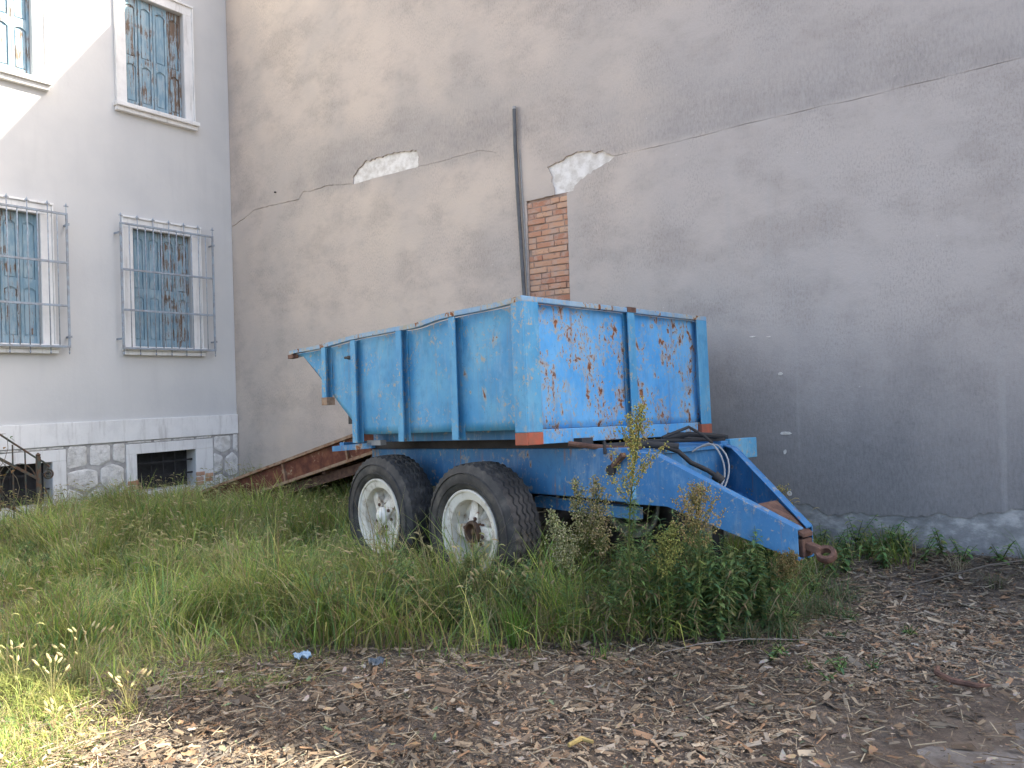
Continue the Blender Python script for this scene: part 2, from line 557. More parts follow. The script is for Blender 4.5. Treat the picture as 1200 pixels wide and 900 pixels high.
class MB:
    """collects shapes that become ONE mesh object"""

    def __init__(s, M=None):
        s.v = []
        s.f = []
        s.sm = []
        s.M = M

    def add(s, vs, fs, smooth=False):
        n = len(s.v)
        s.v += [tuple(v) for v in vs]
        s.f += [tuple(i + n for i in f) for f in fs]
        s.sm += [smooth] * len(fs)
        return s

    def box(s, lo, hi):
        (x0, y0, z0), (x1, y1, z1) = lo, hi
        return s.add([(x0, y0, z0), (x1, y0, z0), (x1, y1, z0), (x0, y1, z0), (x0, y0, z1), (x1, y0, z1), (x1, y1, z1), (x0, y1, z1)],
                     [(0, 3, 2, 1), (4, 5, 6, 7), (0, 1, 5, 4), (1, 2, 6, 5), (2, 3, 7, 6), (3, 0, 4, 7)])

    def hexa(s, p):
        return s.add(p, [(0, 3, 2, 1), (4, 5, 6, 7), (0, 1, 5, 4), (1, 2, 6, 5), (2, 3, 7, 6), (3, 0, 4, 7)])

    def bar(s, p, q, w, h, up=(0, 0, 1)):
        p, q = Vector(p), Vector(q)
        d = (q - p).normalized()
        u = Vector(up)
        sd = d.cross(u)
        if sd.length < 1e-4:
            sd = d.cross(Vector((1, 0, 0)))
        sd.normalize()
        u = sd.cross(d).normalized()
        a, b = sd * w / 2, u * h / 2
        return s.hexa([p - a - b, p + a - b, q + a - b, q - a - b, p - a + b, p + a + b, q + a + b, q - a + b])

    def tube(s, pts, r, n=8, cap=True):
        pts = [Vector(p) for p in pts]
        rs = r if isinstance(r, (list, tuple)) else [r] * len(pts)
        vs, fs = [], []
        ref = None
        for i, p in enumerate(pts):
            d = (pts[min(i + 1, len(pts) - 1)] - pts[max(i - 1, 0)]).normalized()
            if ref is None:
                ref = Vector((0, 0, 1)) if abs(d.z) < .9 else Vector((1, 0, 0))
            a = (ref - d * ref.dot(d)).normalized()
            ref = a
            b = d.cross(a)
            for k in range(n):
                t = 2 * math.pi * k / n
                vs.append(p + (a * math.cos(t) + b * math.sin(t)) * rs[i])
        for i in range(len(pts) - 1):
            for k in range(n):
                k2 = (k + 1) % n
                fs.append((i * n + k, i * n + k2, (i + 1) * n + k2, (i + 1) * n + k))
        if cap:
            fs.append(tuple(range(n - 1, -1, -1)))
            fs.append(tuple((len(pts) - 1) * n + k for k in range(n)))
        return s.add(vs, fs, True)

    def prism(s, poly, fn, d0, d1):
        """2D polygon mapped by fn(u, v, depth), extruded from depth d0 to d1"""
        n = len(poly)
        vs = [fn(u, v, d0) for u, v in poly] + [fn(u, v, d1) for u, v in poly]
        fs = [tuple(range(n)), tuple(range(2 * n - 1, n - 1, -1))]
        fs += [(i, (i + 1) % n, n + (i + 1) % n, n + i) for i in range(n)]
        return s.add(vs, fs)

    def lathe(s, prof, n=32, axis='Y', c=(0, 0, 0), close=False):
        vs, fs = [], []
        m = len(prof)
        for k in range(n):
            t = 2 * math.pi * k / n
            for (r, y) in prof:
                if axis == 'Y':
                    vs.append((c[0] + r * math.cos(t), c[1] + y, c[2] + r * math.sin(t)))
                else:
                    vs.append((c[0] + r * math.cos(t), c[1] + r * math.sin(t), c[2] + y))
        for k in range(n):
            k2 = (k + 1) % n
            for j in range(m - (0 if close else 1)):
                j2 = (j + 1) % m
                fs.append((k * m + j, k2 * m + j, k2 * m + j2, k * m + j2))
        return s.add(vs, fs, True)

    def mesh(s, name, mat, recalc=True):
        me = bpy.data.meshes.new(name)
        vs = s.v if s.M is None else [tuple(s.M @ Vector(v)) for v in s.v]
        me.from_pydata(vs, [], s.f)
        me.polygons.foreach_set('use_smooth', s.sm)
        if recalc:
            bm = bmesh.new()
            bm.from_mesh(me)
            bmesh.ops.recalc_face_normals(bm, faces=bm.faces)
            big = [f for f in bm.faces if len(f.verts) > 4]
            if big:
                bmesh.ops.triangulate(bm, faces=big)
            bm.to_mesh(me)
            bm.free()
        me.materials.append(MATS[mat])
        return me

    def build(s, name, mat, parent=None, bevel=0.0, sharp=None, **k):
        o = bpy.data.objects.new(name, s.mesh(name, mat))
        put(o, parent, **k)
        if bevel:
            b = o.modifiers.new('bevel', 'BEVEL')
            b.width = bevel
            b.segments = 2
            b.limit_method = 'ANGLE'
            b.angle_limit = R(40)
        if any(s.sm):
            try:
                o.data.set_sharp_from_angle(angle=R(sharp or 40))
            except Exception:
                pass
        return o


def np_mesh(name, verts, nverts_face, faces, cols, mat, smooth=False):
    """mesh from numpy arrays; faces all have nverts_face corners"""
    me = bpy.data.meshes.new(name)
    nv, nf = len(verts), len(faces)
    me.vertices.add(nv)
    me.vertices.foreach_set('co', np.ascontiguousarray(verts, np.float32).ravel())
    me.loops.add(nf * nverts_face)
    me.loops.foreach_set('vertex_index', np.ascontiguousarray(faces, np.int32).ravel())
    me.polygons.add(nf)
    me.polygons.foreach_set('loop_start', np.arange(0, nf * nverts_face, nverts_face, dtype=np.int32))
    me.polygons.foreach_set('use_smooth', np.full(nf, smooth))
    me.update(calc_edges=True)
    if cols is not None:
        at = me.color_attributes.new('Col', 'FLOAT_COLOR', 'POINT')
        c4 = np.ones((nv, 4), np.float32)
        c4[:, :3] = cols
        at.data.foreach_set('color', c4.ravel())
    me.materials.append(MATS[mat])
    return me

# ================================================================== GROUND
def build_ground():
    xs = np.unique(np.concatenate([np.linspace(-60, -9, 14), np.linspace(-9, 7, 107), np.linspace(7, 60, 14)]))
    ys = np.unique(np.concatenate([np.linspace(-60, 1.5, 16), np.linspace(1.5, 14, 84), np.linspace(14, 60, 10)]))
    X, Y = np.meshgrid(xs, ys)
    Z = ground_z(X, Y)
    v = np.stack([X, Y, Z], -1).reshape(-1, 3)
    nx, ny = len(xs), len(ys)
    i = np.arange(nx * ny).reshape(ny, nx)
    f = np.stack([i[:-1, :-1], i[:-1, 1:], i[1:, 1:], i[1:, :-1]], -1).reshape(-1, 4)
    me = np_mesh('ground', v, 4, f, None, 'soil', True)
    put(bpy.data.objects.new('ground', me), kind='structure')
    # worn concrete drive at the right, its edge lost under the chips
    pts = []
    rr = random.Random(3)
    for t in range(25):
        u = t / 24
        a = 4.6 - 2.9 * u
        w = 9.75 + 1.05 * u + rr.uniform(-.12, .12)
        pts.append(aw_xy(a, w))
    outer = [aw_xy(4.6 - 2.9 * t / 24, 14.5) for t in range(25)]
    vs, fs = [], []
    for k in range(13):
        for p, q in zip(pts, outer):
            x = p[0] + (q[0] - p[0]) * k / 12
            y = p[1] + (q[1] - p[1]) * k / 12
            vs.append((x, y, float(ground_z(x, y)) + (.012 if k else -.004)))
    for k in range(12):
        for j in range(24):
            fs.append((k * 25 + j, k * 25 + j + 1, (k + 1) * 25 + j + 1, (k + 1) * 25 + j))
    MB().add(vs, fs, True).build('driveway', 'driveway', kind='structure')


build_ground()


# ================================================================== TALL WALL OF THE NEIGHBOURING BUILDING
def jag(pts, amp, step, seed):
    """subdivide a polyline with random offsets: broken plaster edge"""
    rr = random.Random(seed)
    out = []
    for (p, q) in zip(pts[:-1], pts[1:]):
        L = math.hypot(q[0] - p[0], q[1] - p[1])
        n = max(1, int(L / step))
        for k in range(n):
            t = k / n
            j = amp if k else amp * .3
            out.append((p[0] + (q[0] - p[0]) * t + rr.uniform(-j, j) * .4, p[1] + (q[1] - p[1]) * t + rr.uniform(-j, j)))
    out.append(pts[-1])
    return out


def build_wall():
    root = empty('neighbouring_building', (CX, CY, 0), -AZ,
                 label='tall windowless grey rendered building wall with a long crack', cat='building')
    # local: x along the wall, y into the wall, z up
    fn = lambda u, v, d: (u, d, v)
    prof_top = [(22, 3.5), (8.39, 9.06), (-.3, 9.06)]
    mass = MB()
    mass.prism([(-.3, -.4), (22, -.4)] + prof_top, fn, .022, 9.0)
    mass.build('wall_core', 'lime_white', root)
    # broken upper and lower coats of render, meeting at the crack
    crackL = [(-.3, 4.2), (.039, 4.222), (.27, 4.277), (.608, 4.387), (1.071, 4.38), (1.676, 4.358), (1.778, 4.457), (1.969, 4.435), (2.31, 4.443), (2.55, 4.419), (2.845, 4.372)]
    p1top = [(2.839, 4.471), (2.92, 4.538), (2.984, 4.575), (3.083, 4.64), (3.385, 4.635), (3.567, 4.636), (3.745, 4.637), (3.896, 4.61), (4.045, 4.594), (4.084, 4.492), (4.066, 4.372)]
    midc = [(4.457, 4.361), (4.737, 4.368), (5.051, 4.372), (5.349, 4.282), (5.596, 4.198), (6.04, 3.985)]
    p2top = [(6.092, 3.994), (6.212, 4.018), (6.356, 4.056), (6.465, 4.07), (6.571, 4.056), (6.66, 4.006), (6.75, 4.026), (6.892, 3.926)]
    crackR = [(7.289, 3.926), (7.798, 3.928), (8.187, 3.941), (8.707, 3.939), (8.97, 3.946), (9.255, 3.932), (9.594, 3.945), (9.912, 3.944), (10.154, 3.949), (10.497, 3.955), (12, 3.96), (22, 3.0)]
    LJ = jag(crackL, .007, .06, 1)
    T1 = jag([LJ[-1]] + p1top, .016, .03, 2)
    MJ = jag([p1top[-1]] + midc, .006, .07, 3)
    T2 = jag([midc[-1]] + p2top, .014, .03, 4)
    RJ = jag([p2top[-1]] + crackR[:-1], .004, .08, 5) + [crackR[-1]]

    def gap(w):
        if w < 2.9:
            return .009 + .004 * math.sin(w * 9)
        if 4.0 < w < 5.3:
            return .004
        if w >= 6.85 and w < 11:
            return .0032 + .002 * math.sin(w * 13)
        return 0.0

    up = [(w, z + gap(w)) for w, z in LJ[:-1]] + T1[:-1] + [(w, z + gap(w)) for w, z in MJ[:-1]] + T2[:-1] + [(w, z + gap(w)) for w, z in RJ]
    MB().prism(up + prof_top[1:], fn, 0.0, .03).build('upper_render', 'old_render', root)
    p2right = [(6.892, 3.92), (6.73, 3.852), (6.532, 3.786), (6.391, 3.713), (6.373, 3.657), (6.287, 3.642)]
    p2left = [(6.04, 3.985), (6.095, 3.869), (6.086, 3.803), (6.11, 3.758), (6.12, 3.66)]
    low = LJ[:-1] + jag([LJ[-1], (3.4, 4.376), (4.066, 4.372)], .005, .08, 6)[:-1] + MJ[:-1]
    low += jag(p2left, .016, .03, 7) + jag([(6.115, 3.655), (5.74, 3.648), (5.738, 2.0)], .006, .05, 17) + jag([(6.29, 2.0), (6.287, 3.60)], .006, .05, 18)
    low += jag(p2right[::-1], .014, .03, 8)[:-1] + RJ
    base = jag(jag([(22, .42), (11.4, .43), (10.4, .43), (9.8, .39), (9.14, .335), (8.4, .32), (7.9, .22), (7.4, .05)], .06, .16, 9), .016, .03, 19)
    low += base + [(7.0, -.35), (-.3, -.35)]
    MB().prism(low, fn, 0.0, .03).build('lower_render', 'old_render', root)
    # the base coat laid bare above the ground
    MB().box((6.4, .009, -.4), (22, .03, .62)).build('bared_base', 'base_render', root)
    # bricks where the render is missing
    panel = MB().box((5.735, .020, 1.95), (6.295, .035, 3.66)).build('exposed_brickwork', 'mortar', root)
    rr = random.Random(21)
    z = 2.004
    row = 0
    while z < 3.625:
        h = .054 + rr.uniform(-.004, .004)
        x = 5.742 - (0, .12, .05, .17)[row % 4] + rr.uniform(-.01, .01)
        while x < 6.28:
            L = rr.choice((.235, .235, .115, .20)) + rr.uniform(-.01, .01)
            x0, x1 = max(x, 5.744), min(x + L, 6.284)
            z1 = min(z + h, 3.634)
            if x1 - x0 > .03 and z1 - z > .02:
                d = rr.uniform(.002, .017)
                j = lambda: rr.uniform(-.003, .003)
                m = MB().hexa([(x0, d + j() + .002, z + j()), (x1, d + .002, z + j()), (x1, .03, z), (x0, .03, z),
                               (x0 + j(), d + .002, z1 + j()), (x1 + j(), d + j() + .002, z1 + j()), (x1, .03, z1), (x0, .03, z1)])
                m.build('brick', 'brick', panel, bevel=.004)
            x += L + rr.uniform(.008, .014)
        z += h + rr.uniform(.011, .015)
        row += 1
    # small nail and scraps of filler left on the wall
    MB().tube([(1.15, -.03, 4.56), (1.15, .01, 4.565)], .012, 6).build('wall_nail', 'dark_steel', root)
    MB().tube([(3.36, -.02, 1.35), (3.36, .01, 1.35)], .018, 8).build('pipe_stub', 'dark_steel', root)
    for (w, zz, lw, lh) in ((8.58, 1.02, .11, .035), (8.57, .85, .03, .05), (8.60, .47, .05, .05), (8.55, 1.57, .05, .03), (8.30, 1.93, .07, .012), (8.45, 1.92, .05, .01)):
        poly = [(w + lw * .5 * math.cos(t) * rr.uniform(.7, 1.1), zz + lh * .5 * math.sin(t) * rr.uniform(.7, 1.2)) for t in [k * math.pi / 4 for k in range(8)]]
        MB().prism(poly, fn, -.006, .01).build('plaster_scrap', 'lime_white', root)
    # roof over the wall
    MB().hexa([(-.3, -.12, 9.062), (8.39, -.12, 9.062), (8.39, 9, 9.062), (-.3, 9, 9.062), (-.3, -.12, 9.14), (8.39, -.12, 9.14), (8.39, 9, 9.14), (-.3, 9, 9.14)]).build('roof_slab', 'roof_tile', root)


build_wall()


# ================================================================== HOUSE
def build_house():
    root = empty('old_house', (CX, CY, 0), math.atan2(FD[1], FD[0]),
                 label='pale plastered old house with blue shutters and stone base', cat='house')
    # local: x along the facade away from the corner, y outwards, z up
    A1, ZT = 9.0, 10.4
    wins = [(.757, 1.640, 5.70, 7.32), (2.853, 3.736, 5.70, 7.32), (5.0, 5.88, 5.70, 7.32),
            (.722, 1.612, 2.262, 3.95), (2.82, 3.71, 2.262, 3.95),
            (.735, 1.635, .20, .742), (2.745, 3.645, .185, .735)]
    ac = sorted({.004, A1, *[w[0] for w in wins], *[w[1] for w in wins]})
    zc = sorted({-.4, ZT, *[w[2] for w in wins], *[w[3] for w in wins]})
    m = MB()
    for i in range(len(ac) - 1):
        for j in range(len(zc) - 1):
            ca, cz = (ac[i] + ac[i + 1]) / 2, (zc[j] + zc[j + 1]) / 2
            if any(w[0] < ca < w[1] and w[2] < cz < w[3] for w in wins):
                continue
            m.add([(ac[i], 0, zc[j]), (ac[i + 1], 0, zc[j]), (ac[i + 1], 0, zc[j + 1]), (ac[i], 0, zc[j + 1])], [(0, 1, 2, 3)])
    for (a0, a1, z0, z1) in wins:
        D = -.28
        for q in ([(a0, 0, z0), (a0, D, z0), (a0, D, z1), (a0, 0, z1)], [(a1, 0, z0), (a1, D, z0), (a1, D, z1), (a1, 0, z1)],
                  [(a0, 0, z0), (a0, D, z0), (a1, D, z0), (a1, 0, z0)], [(a0, 0, z1), (a0, D, z1), (a1, D, z1), (a1, 0, z1)]):
            m.add(q, [(0, 1, 2, 3)])
    for q in ([(.004, 0, -.4), (.004, -8, -.4), (.004, -8, ZT), (.004, 0, ZT)], [(A1, 0, -.4), (A1, -8, -.4), (A1, -8, ZT), (A1, 0, ZT)],
              [(.004, -8, -.4), (A1, -8, -.4), (A1, -8, ZT), (.004, -8, ZT)], [(.004, 0, ZT), (A1, 0, ZT), (A1, -8, ZT), (.004, -8, ZT)]):
        m.add(q, [(0, 1, 2, 3)])
    m.build('wall', 'house_plaster', root)
    MB().box((.05, -8.3, ZT), (A1 + .3, .35, ZT + .15)).build('roof', 'roof_tile', root)
    # white band between plaster and stone base
    MB().box((.006, 0, .932), (A1, .035, 1.236)).build('plinth_band', 'white_stone', root, bevel=.006)
    # stone base: grey mortar bed with the stones set in it
    bed = MB()
    for (a0, a1) in ((.006, .45), (1.782, 2.578), (3.82, A1)):
        bed.box((a0, 0, -.4), (a1, .012, .93))
    bed.box((.45, 0, .885), (1.782, .008, .93))
    bed.box((2.578, 0, .885), (3.82, .008, .93))
    base = bed.build('stone_base', 'mortar_grey', root)
    polys = [[[2.547, .918], [2.306, .913], [2.305, .657], [2.566, .612]],
             [[2.269, .915], [1.997, .910], [1.993, .685], [2.152, .622], [2.276, .649]],
             [[1.961, .907], [1.796, .905], [1.804, .622], [1.967, .682]],
             [[2.562, .577], [2.301, .606], [2.174, .562], [2.163, .373], [2.334, .291], [2.566, .412]],
             [[2.133, .589], [1.973, .644], [1.818, .571], [1.818, .372], [2.003, .262], [2.138, .382]],
             [[2.567, .377], [2.359, .261], [2.36, .027], [2.475, -.044], [2.576, -.021]],
             [[2.315, .263], [2.164, .334], [2.035, .227], [2.045, .046], [2.195, -.074], [2.33, -.041]],
             [[1.984, .221], [1.812, .318], [1.818, .054], [1.964, -.004], [2.01, .002]],
             [[2.572, -.065], [2.464, -.084], [2.354, -.05], [2.195, -.105], [2.224, -.275], [2.572, -.234]],
             [[2.15, -.12], [2.03, -.01], [1.82, .02], [1.81, -.25], [2.18, -.28]],
             [[.422, .913], [.134, .917], [.14, .71], [.265, .636], [.428, .716]],
             [[.088, .924], [.012, .925], [.014, .631], [.103, .69]],
             [[.437, .667], [.285, .605], [.291, .389], [.384, .349], [.440, .346]],
             [[.23, .583], [.115, .657], [.015, .564], [.024, .295], [.164, .276], [.255, .369]],
             [[.437, .289], [.33, .334], [.221, .249], [.224, .02], [.438, .03]],
             [[.19, .22], [.16, .24], [.02, .255], [.02, -.05], [.19, .0]]]
    for (x0, x1) in ((.47, .72), (.75, 1.08), (1.11, 1.38), (1.41, 1.76), (2.60, 2.78), (2.81, 3.1), (3.13, 3.5), (3.53, 3.8)):
        polys.append([[x0, .897], [x1, .897], [x1, .922], [x0, .922]])
    rr = random.Random(8)
    for row in range(4):                                   # unseen run of the base beyond the picture
        x = 3.86 + .12 * (row % 2)
        while x < 5.6:
            L = rr.uniform(.28, .42)
            polys.append([[x, -.18 + row * .28], [x + L - .035, -.18 + row * .28], [x + L - .035, .065 + row * .28], [x, .065 + row * .28]])
            x += L
    for pl in polys:
        n = len(pl)
        cx = sum(q[0] for q in pl) / n
        cz = sum(q[1] for q in pl) / n
        # round the outline a little
        ring = []
        for k in range(n):
            p, q = pl[k], pl[(k + 1) % n]
            for t in (.1, .5, .9):
                ring.append((p[0] + (q[0] - p[0]) * t + rr.uniform(-.004, .004), p[1] + (q[1] - p[1]) * t + rr.uniform(-.004, .004)))
        N = len(ring)
        th = .018 + rr.uniform(0, .012)
        vs = [(u, .004, v) for u, v in ring] + [(cx + (u - cx) * .96, th * .8, cz + (v - cz) * .96) for u, v in ring] + \
             [(cx + (u - cx) * .80, th + rr.uniform(-.004, .004), cz + (v - cz) * .80) for u, v in ring] + [(cx, th + .003, cz)]
        fs = []
        for k in range(N):
            k2 = (k + 1) % N
            fs += [(k, k2, N + k2, N + k), (N + k, N + k2, 2 * N + k2, 2 * N + k), (2 * N + k, 2 * N + k2, 3 * N)]
        MB().add(vs, fs, False).build('stone', 'rough_stone', base)
    # basement windows
    for (o, f0, f1, zt, zb) in ((wins[5], .45, 1.782, .885, .0), (wins[6], 2.578, 3.82, .885, .0)):
        a0, a1, z0, z1 = o
        fr = MB()
        fr.box((f0, 0, z1), (f1, .028, zt))
        fr.box((f0, 0, zb), (a0, .028, z1 - .001))
        fr.box((a1, 0, zb), (f1, .028, z1 - .001))
        fr.box((a0 + .001, 0, zb), (a1 - .001, .026, z0))
        w = fr.build('basement_window', 'white_stone', root, bevel=.005)
        b = MB()
        b.box((a0, -.27, z0), (a1, -.25, z1))
        b.build('dark_pane', 'black_iron', w)
        for k in range(5):
            x = a0 + (a1 - a0) * (k + .5) / 5
            MB().tube([(x, -.09, z0 - .01), (x, -.09, z1 + .01)], .009, 6).build('bar', 'black_iron', w)
        for k in range(2):
            zz = z0 + (z1 - z0) * (.36 + .36 * k)
            MB().box((a0 - .01, -.085, zz - .012), (a1 + .01, -.073, zz + .012)).build('crossbar', 'black_iron', w)
    # bricks where the basement surround has broken away
    for (x0, x1, z0, z1) in ((1.62, 1.775, .24, .30), (1.62, 1.775, .31, .37), (.62, .735, .26, .32), (.60, .735, .335, .395), (.46, .59, .30, .36), (.62, .735, .19, .25), (.47, .59, .235, .29)):
        MB().box((x0, .0, z0), (x1, .035, z1)).build('brick', 'brick', base, bevel=.006)
    # shuttered windows
    for wi, (a0, a1, z0, z1) in enumerate(wins[:5]):
        upper = wi < 3
        fw = .135
        fr = MB()
        fr.box((a0 - fw, 0, z0 + .002), (a0, .03, z1))
        fr.box((a1, 0, z0 + .002), (a1 + fw, .03, z1))
        fr.box((a0 - fw, 0, z1 + .001), (a1 + fw, .03, z1 + fw))
        fr.box((a0 - fw - .02, 0, z0 + .002), (a0 - fw - .001, .05, z1 + fw - .002))
        fr.box((a1 + fw + .001, 0, z0 + .002), (a1 + fw + .02, .05, z1 + fw - .002))
        fr.box((a0 - fw - .022, 0, z1 + fw), (a1 + fw + .022, .055, z1 + fw + .028))
        fr.build('window_surround', 'white_stone', root, bevel=.004)
        s = MB()
        s.box((a0 - fw - .05, -.02, z0 - .06), (a1 + fw + .05, .12, z0))
        s.box((a0 - fw - .035, 0, z0 - .12), (a1 + fw + .035, .075, z0 - .061))
        s.build('window_sill', 'white_stone', root, bevel=.008)
        n = 4
        lw = (a1 - a0) / n
        for k in range(n):
            x0, x1 = a0 + lw * k + .004, a0 + lw * (k + 1) - .004
            tone = ('shutter_blue', 'shutter_worn', 'shutter_brown')[{0: (2, 0, 1, 1), 1: (1, 1, 0, 0), 2: (0, 0, 0, 0), 3: (1, 1, 0, 0), 4: (0, 1, 0, 0)}[wi][k]]
            y0, y1 = -.095 + (.012 if k in (1, 2) else 0), -.06 + (.012 if k in (1, 2) else 0)
            st = .034
            mid = z0 + (z1 - z0) * (.44 if upper else .47)
            m = MB()
            m.box((x0, y0, z0 + .012), (x0 + st, y1, z1 - .006))
            m.box((x1 - st, y0, z0 + .012), (x1, y1, z1 - .006))
            for (q0, q1) in ((z0 + .012, z0 + .11), (mid - .05, mid + .05), (z1 - .10, z1 - .006)):
                m.box((x0 + st, y0, q0), (x1 - st, y1 - .002, q1))
            # arched heads of the panels
            for top in (mid - .05, z1 - .10):
                pts = [(x0 + st, top + .001), (x0 + st, top - .05)]
                for t in range(7):
                    u = t / 6
                    pts.append((x0 + st + (x1 - x0 - 2 * st) * u, top - .05 + .04 * math.sin(math.pi * u)))
                pts += [(x1 - st, top + .001)]
                m.prism(pts, lambda u, v, d: (u, d, v), y1 - .012, y1 - .003)
            leaf = m.build('shutter', tone, root, bevel=.004)
            for (q0, q1) in ((z0 + .11, mid - .05), (mid + .05, z1 - .10)):
                pm = MB()
                pm.box((x0 + st, y0 + .004, q0), (x1 - st, y0 + .014, q1))
                i = .016
                pm.box((x0 + st + i, y0 + .0145, q0 + i), (x1 - st - i, y0 + .024, q1 - i - .035))
                pm.build('panel', tone, leaf, bevel=.004)
    # iron window grilles on the ground floor
    for (ga0, ga1) in ((.437, 1.838), (2.545, 3.945)):
        yq = .14
        zb, zt = 2.232, 3.972
        gr = MB().box((ga0 - .013, yq - .012, zb - .014), (ga1 + .013, yq + .013, zb + .014)).build('window_grille', 'grille_iron', root, bevel=.002)
        for x in (ga0, ga1):
            MB().bar((x, yq, zb + .014), (x, yq, zt - .014), .026, .02, (0, 1, 0)).build('upright', 'grille_iron', gr)
        for zz in (zb + .535, zb + 1.10, zt):
            MB().box((ga0 - .013, yq - .012, zz - .014), (ga1 + .013, yq + .013, zz + .014)).build('rail', 'grille_iron', gr, bevel=.002)

        def barmesh(full):
            t = MB()
            t.tube([(0, 0, zb - .07 if full else zb), (0, 0, zt + (.10 if full else 0))], .0075, 6)
            if full:
                t.tube([(0, 0, zt + .09), (0, 0, zt + .115), (0, 0, zt + .15)], [.006, .016, .001], 6)
                t.bar((-.028, 0, zt + .105), (.028, 0, zt + .105), .01, .012)
                t.tube([(0, 0, zb - .06), (0, 0, zb - .075), (0, 0, zb - .105)], [.006, .014, .001], 6)
            return t.mesh('bar', 'grille_iron')
        mf, mh = barmesh(True), barmesh(False)
        for k in range(13):
            o = bpy.data.objects.new('bar', mf if k % 2 == 0 else mh)
            o.location = (ga0 + (ga1 - ga0) * k / 12 + random.uniform(-.004, .004), yq, 0)
            put(o, gr)
        for x in (ga0, ga1):
            for zz in (zb + .13, zt - .13):
                sgn = -1 if x == ga0 else 1
                b = MB()
                b.box((x - .008 + sgn * .022, 0, zz - .012), (x + .008 + sgn * .022, yq + .013, zz + .012))
                b.box((x - .016 + sgn * .012, yq + .0135, zz - .014), (x + .022 + sgn * .012, yq + .019, zz + .014))
                b.build('bracket', 'grille_iron', gr)


build_house()


# ================================================================== STAIR RAILING BY THE HOUSE
def hl(a, y, z):        # house local point -> world
    x, yy = aw_xy(a, y)
    return (x, yy, z)


def build_railing():
    W = .80
    bx, by = aw_xy(3.22, W)
    root = empty('stair_railing', (bx, by, GZ), math.atan2(FD[1], FD[0]),
                 label='dark green wrought iron stair railing with a scroll beside the house', cat='railing')
    L = lambda a, z: (a - 3.22, 0, z - GZ)
    MB().box((-.022, -.022, -.05), (.022, .022, .95)).build('post', 'green_iron', root, bevel=.004)
    MB().tube([(0, 0, .945), (0, 0, .97), (0, 0, .995)], [.02, .03, .005], 8).build('post_cap', 'green_iron', root)
    hr = [L(4.55, 1.83), L(3.62, 1.16), L(3.25, .86), L(3.17, .805), L(3.10, .74)]
    for k in range(26):
        t = k / 25
        r = .062 * (1 - t * .72)
        an = math.pi * .62 - t * 4.4 * math.pi * .8
        hr.append(L(3.115 - r * math.cos(an), .645 + r * math.sin(an)))
    MB().tube(hr, .011, 6).build('handrail', 'green_iron', root)
    for (p, q) in (((4.55, 1.52), (3.22, .60)), ((4.55, 1.05), (3.22, .08))):
        MB().bar(L(*p), L(*q), .016, .03).build('rail', 'green_iron', root)
    for a in (3.36, 3.49, 3.63, 3.77, 3.91, 4.05, 4.19):
        zt = .62 + (a - 3.22) * .70 + .22
        zb = .08 + (a - 3.22) * .72 - .10
        MB().tube([L(a, zb), L(a, zt)], .0085, 6).build('baluster', 'green_iron', root)
    ring = [L(3.42 + .19 * math.cos(t), .50 + .30 * math.sin(t)) for t in [-.5 + k * .19 for k in range(18)]]
    MB().tube(ring, .007, 6).build('curved_ornament', 'green_iron', root)
    MB().tube([L(3.16, .50), L(2.95, .0 + GZ)], .010, 6).build('brace', 'green_iron', root)
    # stair
    st = empty('stair_flight', (bx, by, GZ), math.atan2(FD[1], FD[0]),
               label='short concrete stair flight behind the iron railing at the house', cat='stairs')
    for k in range(6):
        MB().box((.28 + k * .27, -.72, -.2), (.28 + k * .27 + .27 - .003, -.06, .16 + .17 * k)).build('step', 'concrete', st, bevel=.01)
    MB().box((.20, .03, -.2), (.62, .30, .10)).build('kerb_block', 'concrete', st, bevel=.015)


build_railing()


# ================================================================== PIPE AGAINST THE WALL
def build_pipe():
    def wl(w, a, z):
        x, y = aw_xy(a, w)
        return (x, y, z)
    bx, by = aw_xy(.10, 5.74)
    gz = float(ground_z(bx, by))
    o = empty('leaning_pipe', (bx, by, gz), 0, label='thin dark grey pipe standing upright against the tall wall behind the trailer', cat='pipe')
    pts = []
    for (w, a, z) in ((5.755, .12, gz), (5.755, .075, .9), (5.745, .05, 1.8), (5.70, .042, 2.58), (5.672, .04, 3.2), (5.645, .038, 3.8), (5.632, .038, 4.3), (5.633, .038, 4.72)):
        x, y, zz = wl(w, a, z)
        pts.append((x - bx, y - by, zz - gz))
    MB().tube(pts, .022, 12).build('tube', 'pipe_grey', o)
    x, y, zz = wl(5.633, .038, 4.72)
    c = (x - bx, y - by, zz - gz)
    MB().lathe([(.017, 0), (.025, 0), (.025, .03), (.017, .03)], 14, 'Z', c, True).build('end_collar', 'cable_white', o)
    q = []
    for (w, a, z) in ((5.725, .03, 2.2), (5.735, .012, 2.58), (5.715, .010, 3.2), (5.69, .010, 3.8), (5.675, .010, 4.25)):
        x, y, zz = wl(w, a, z)
        q.append((x - bx, y - by, zz - gz))
    MB().tube(q, .007, 6).build('cable', 'cable_white', o)


build_pipe()


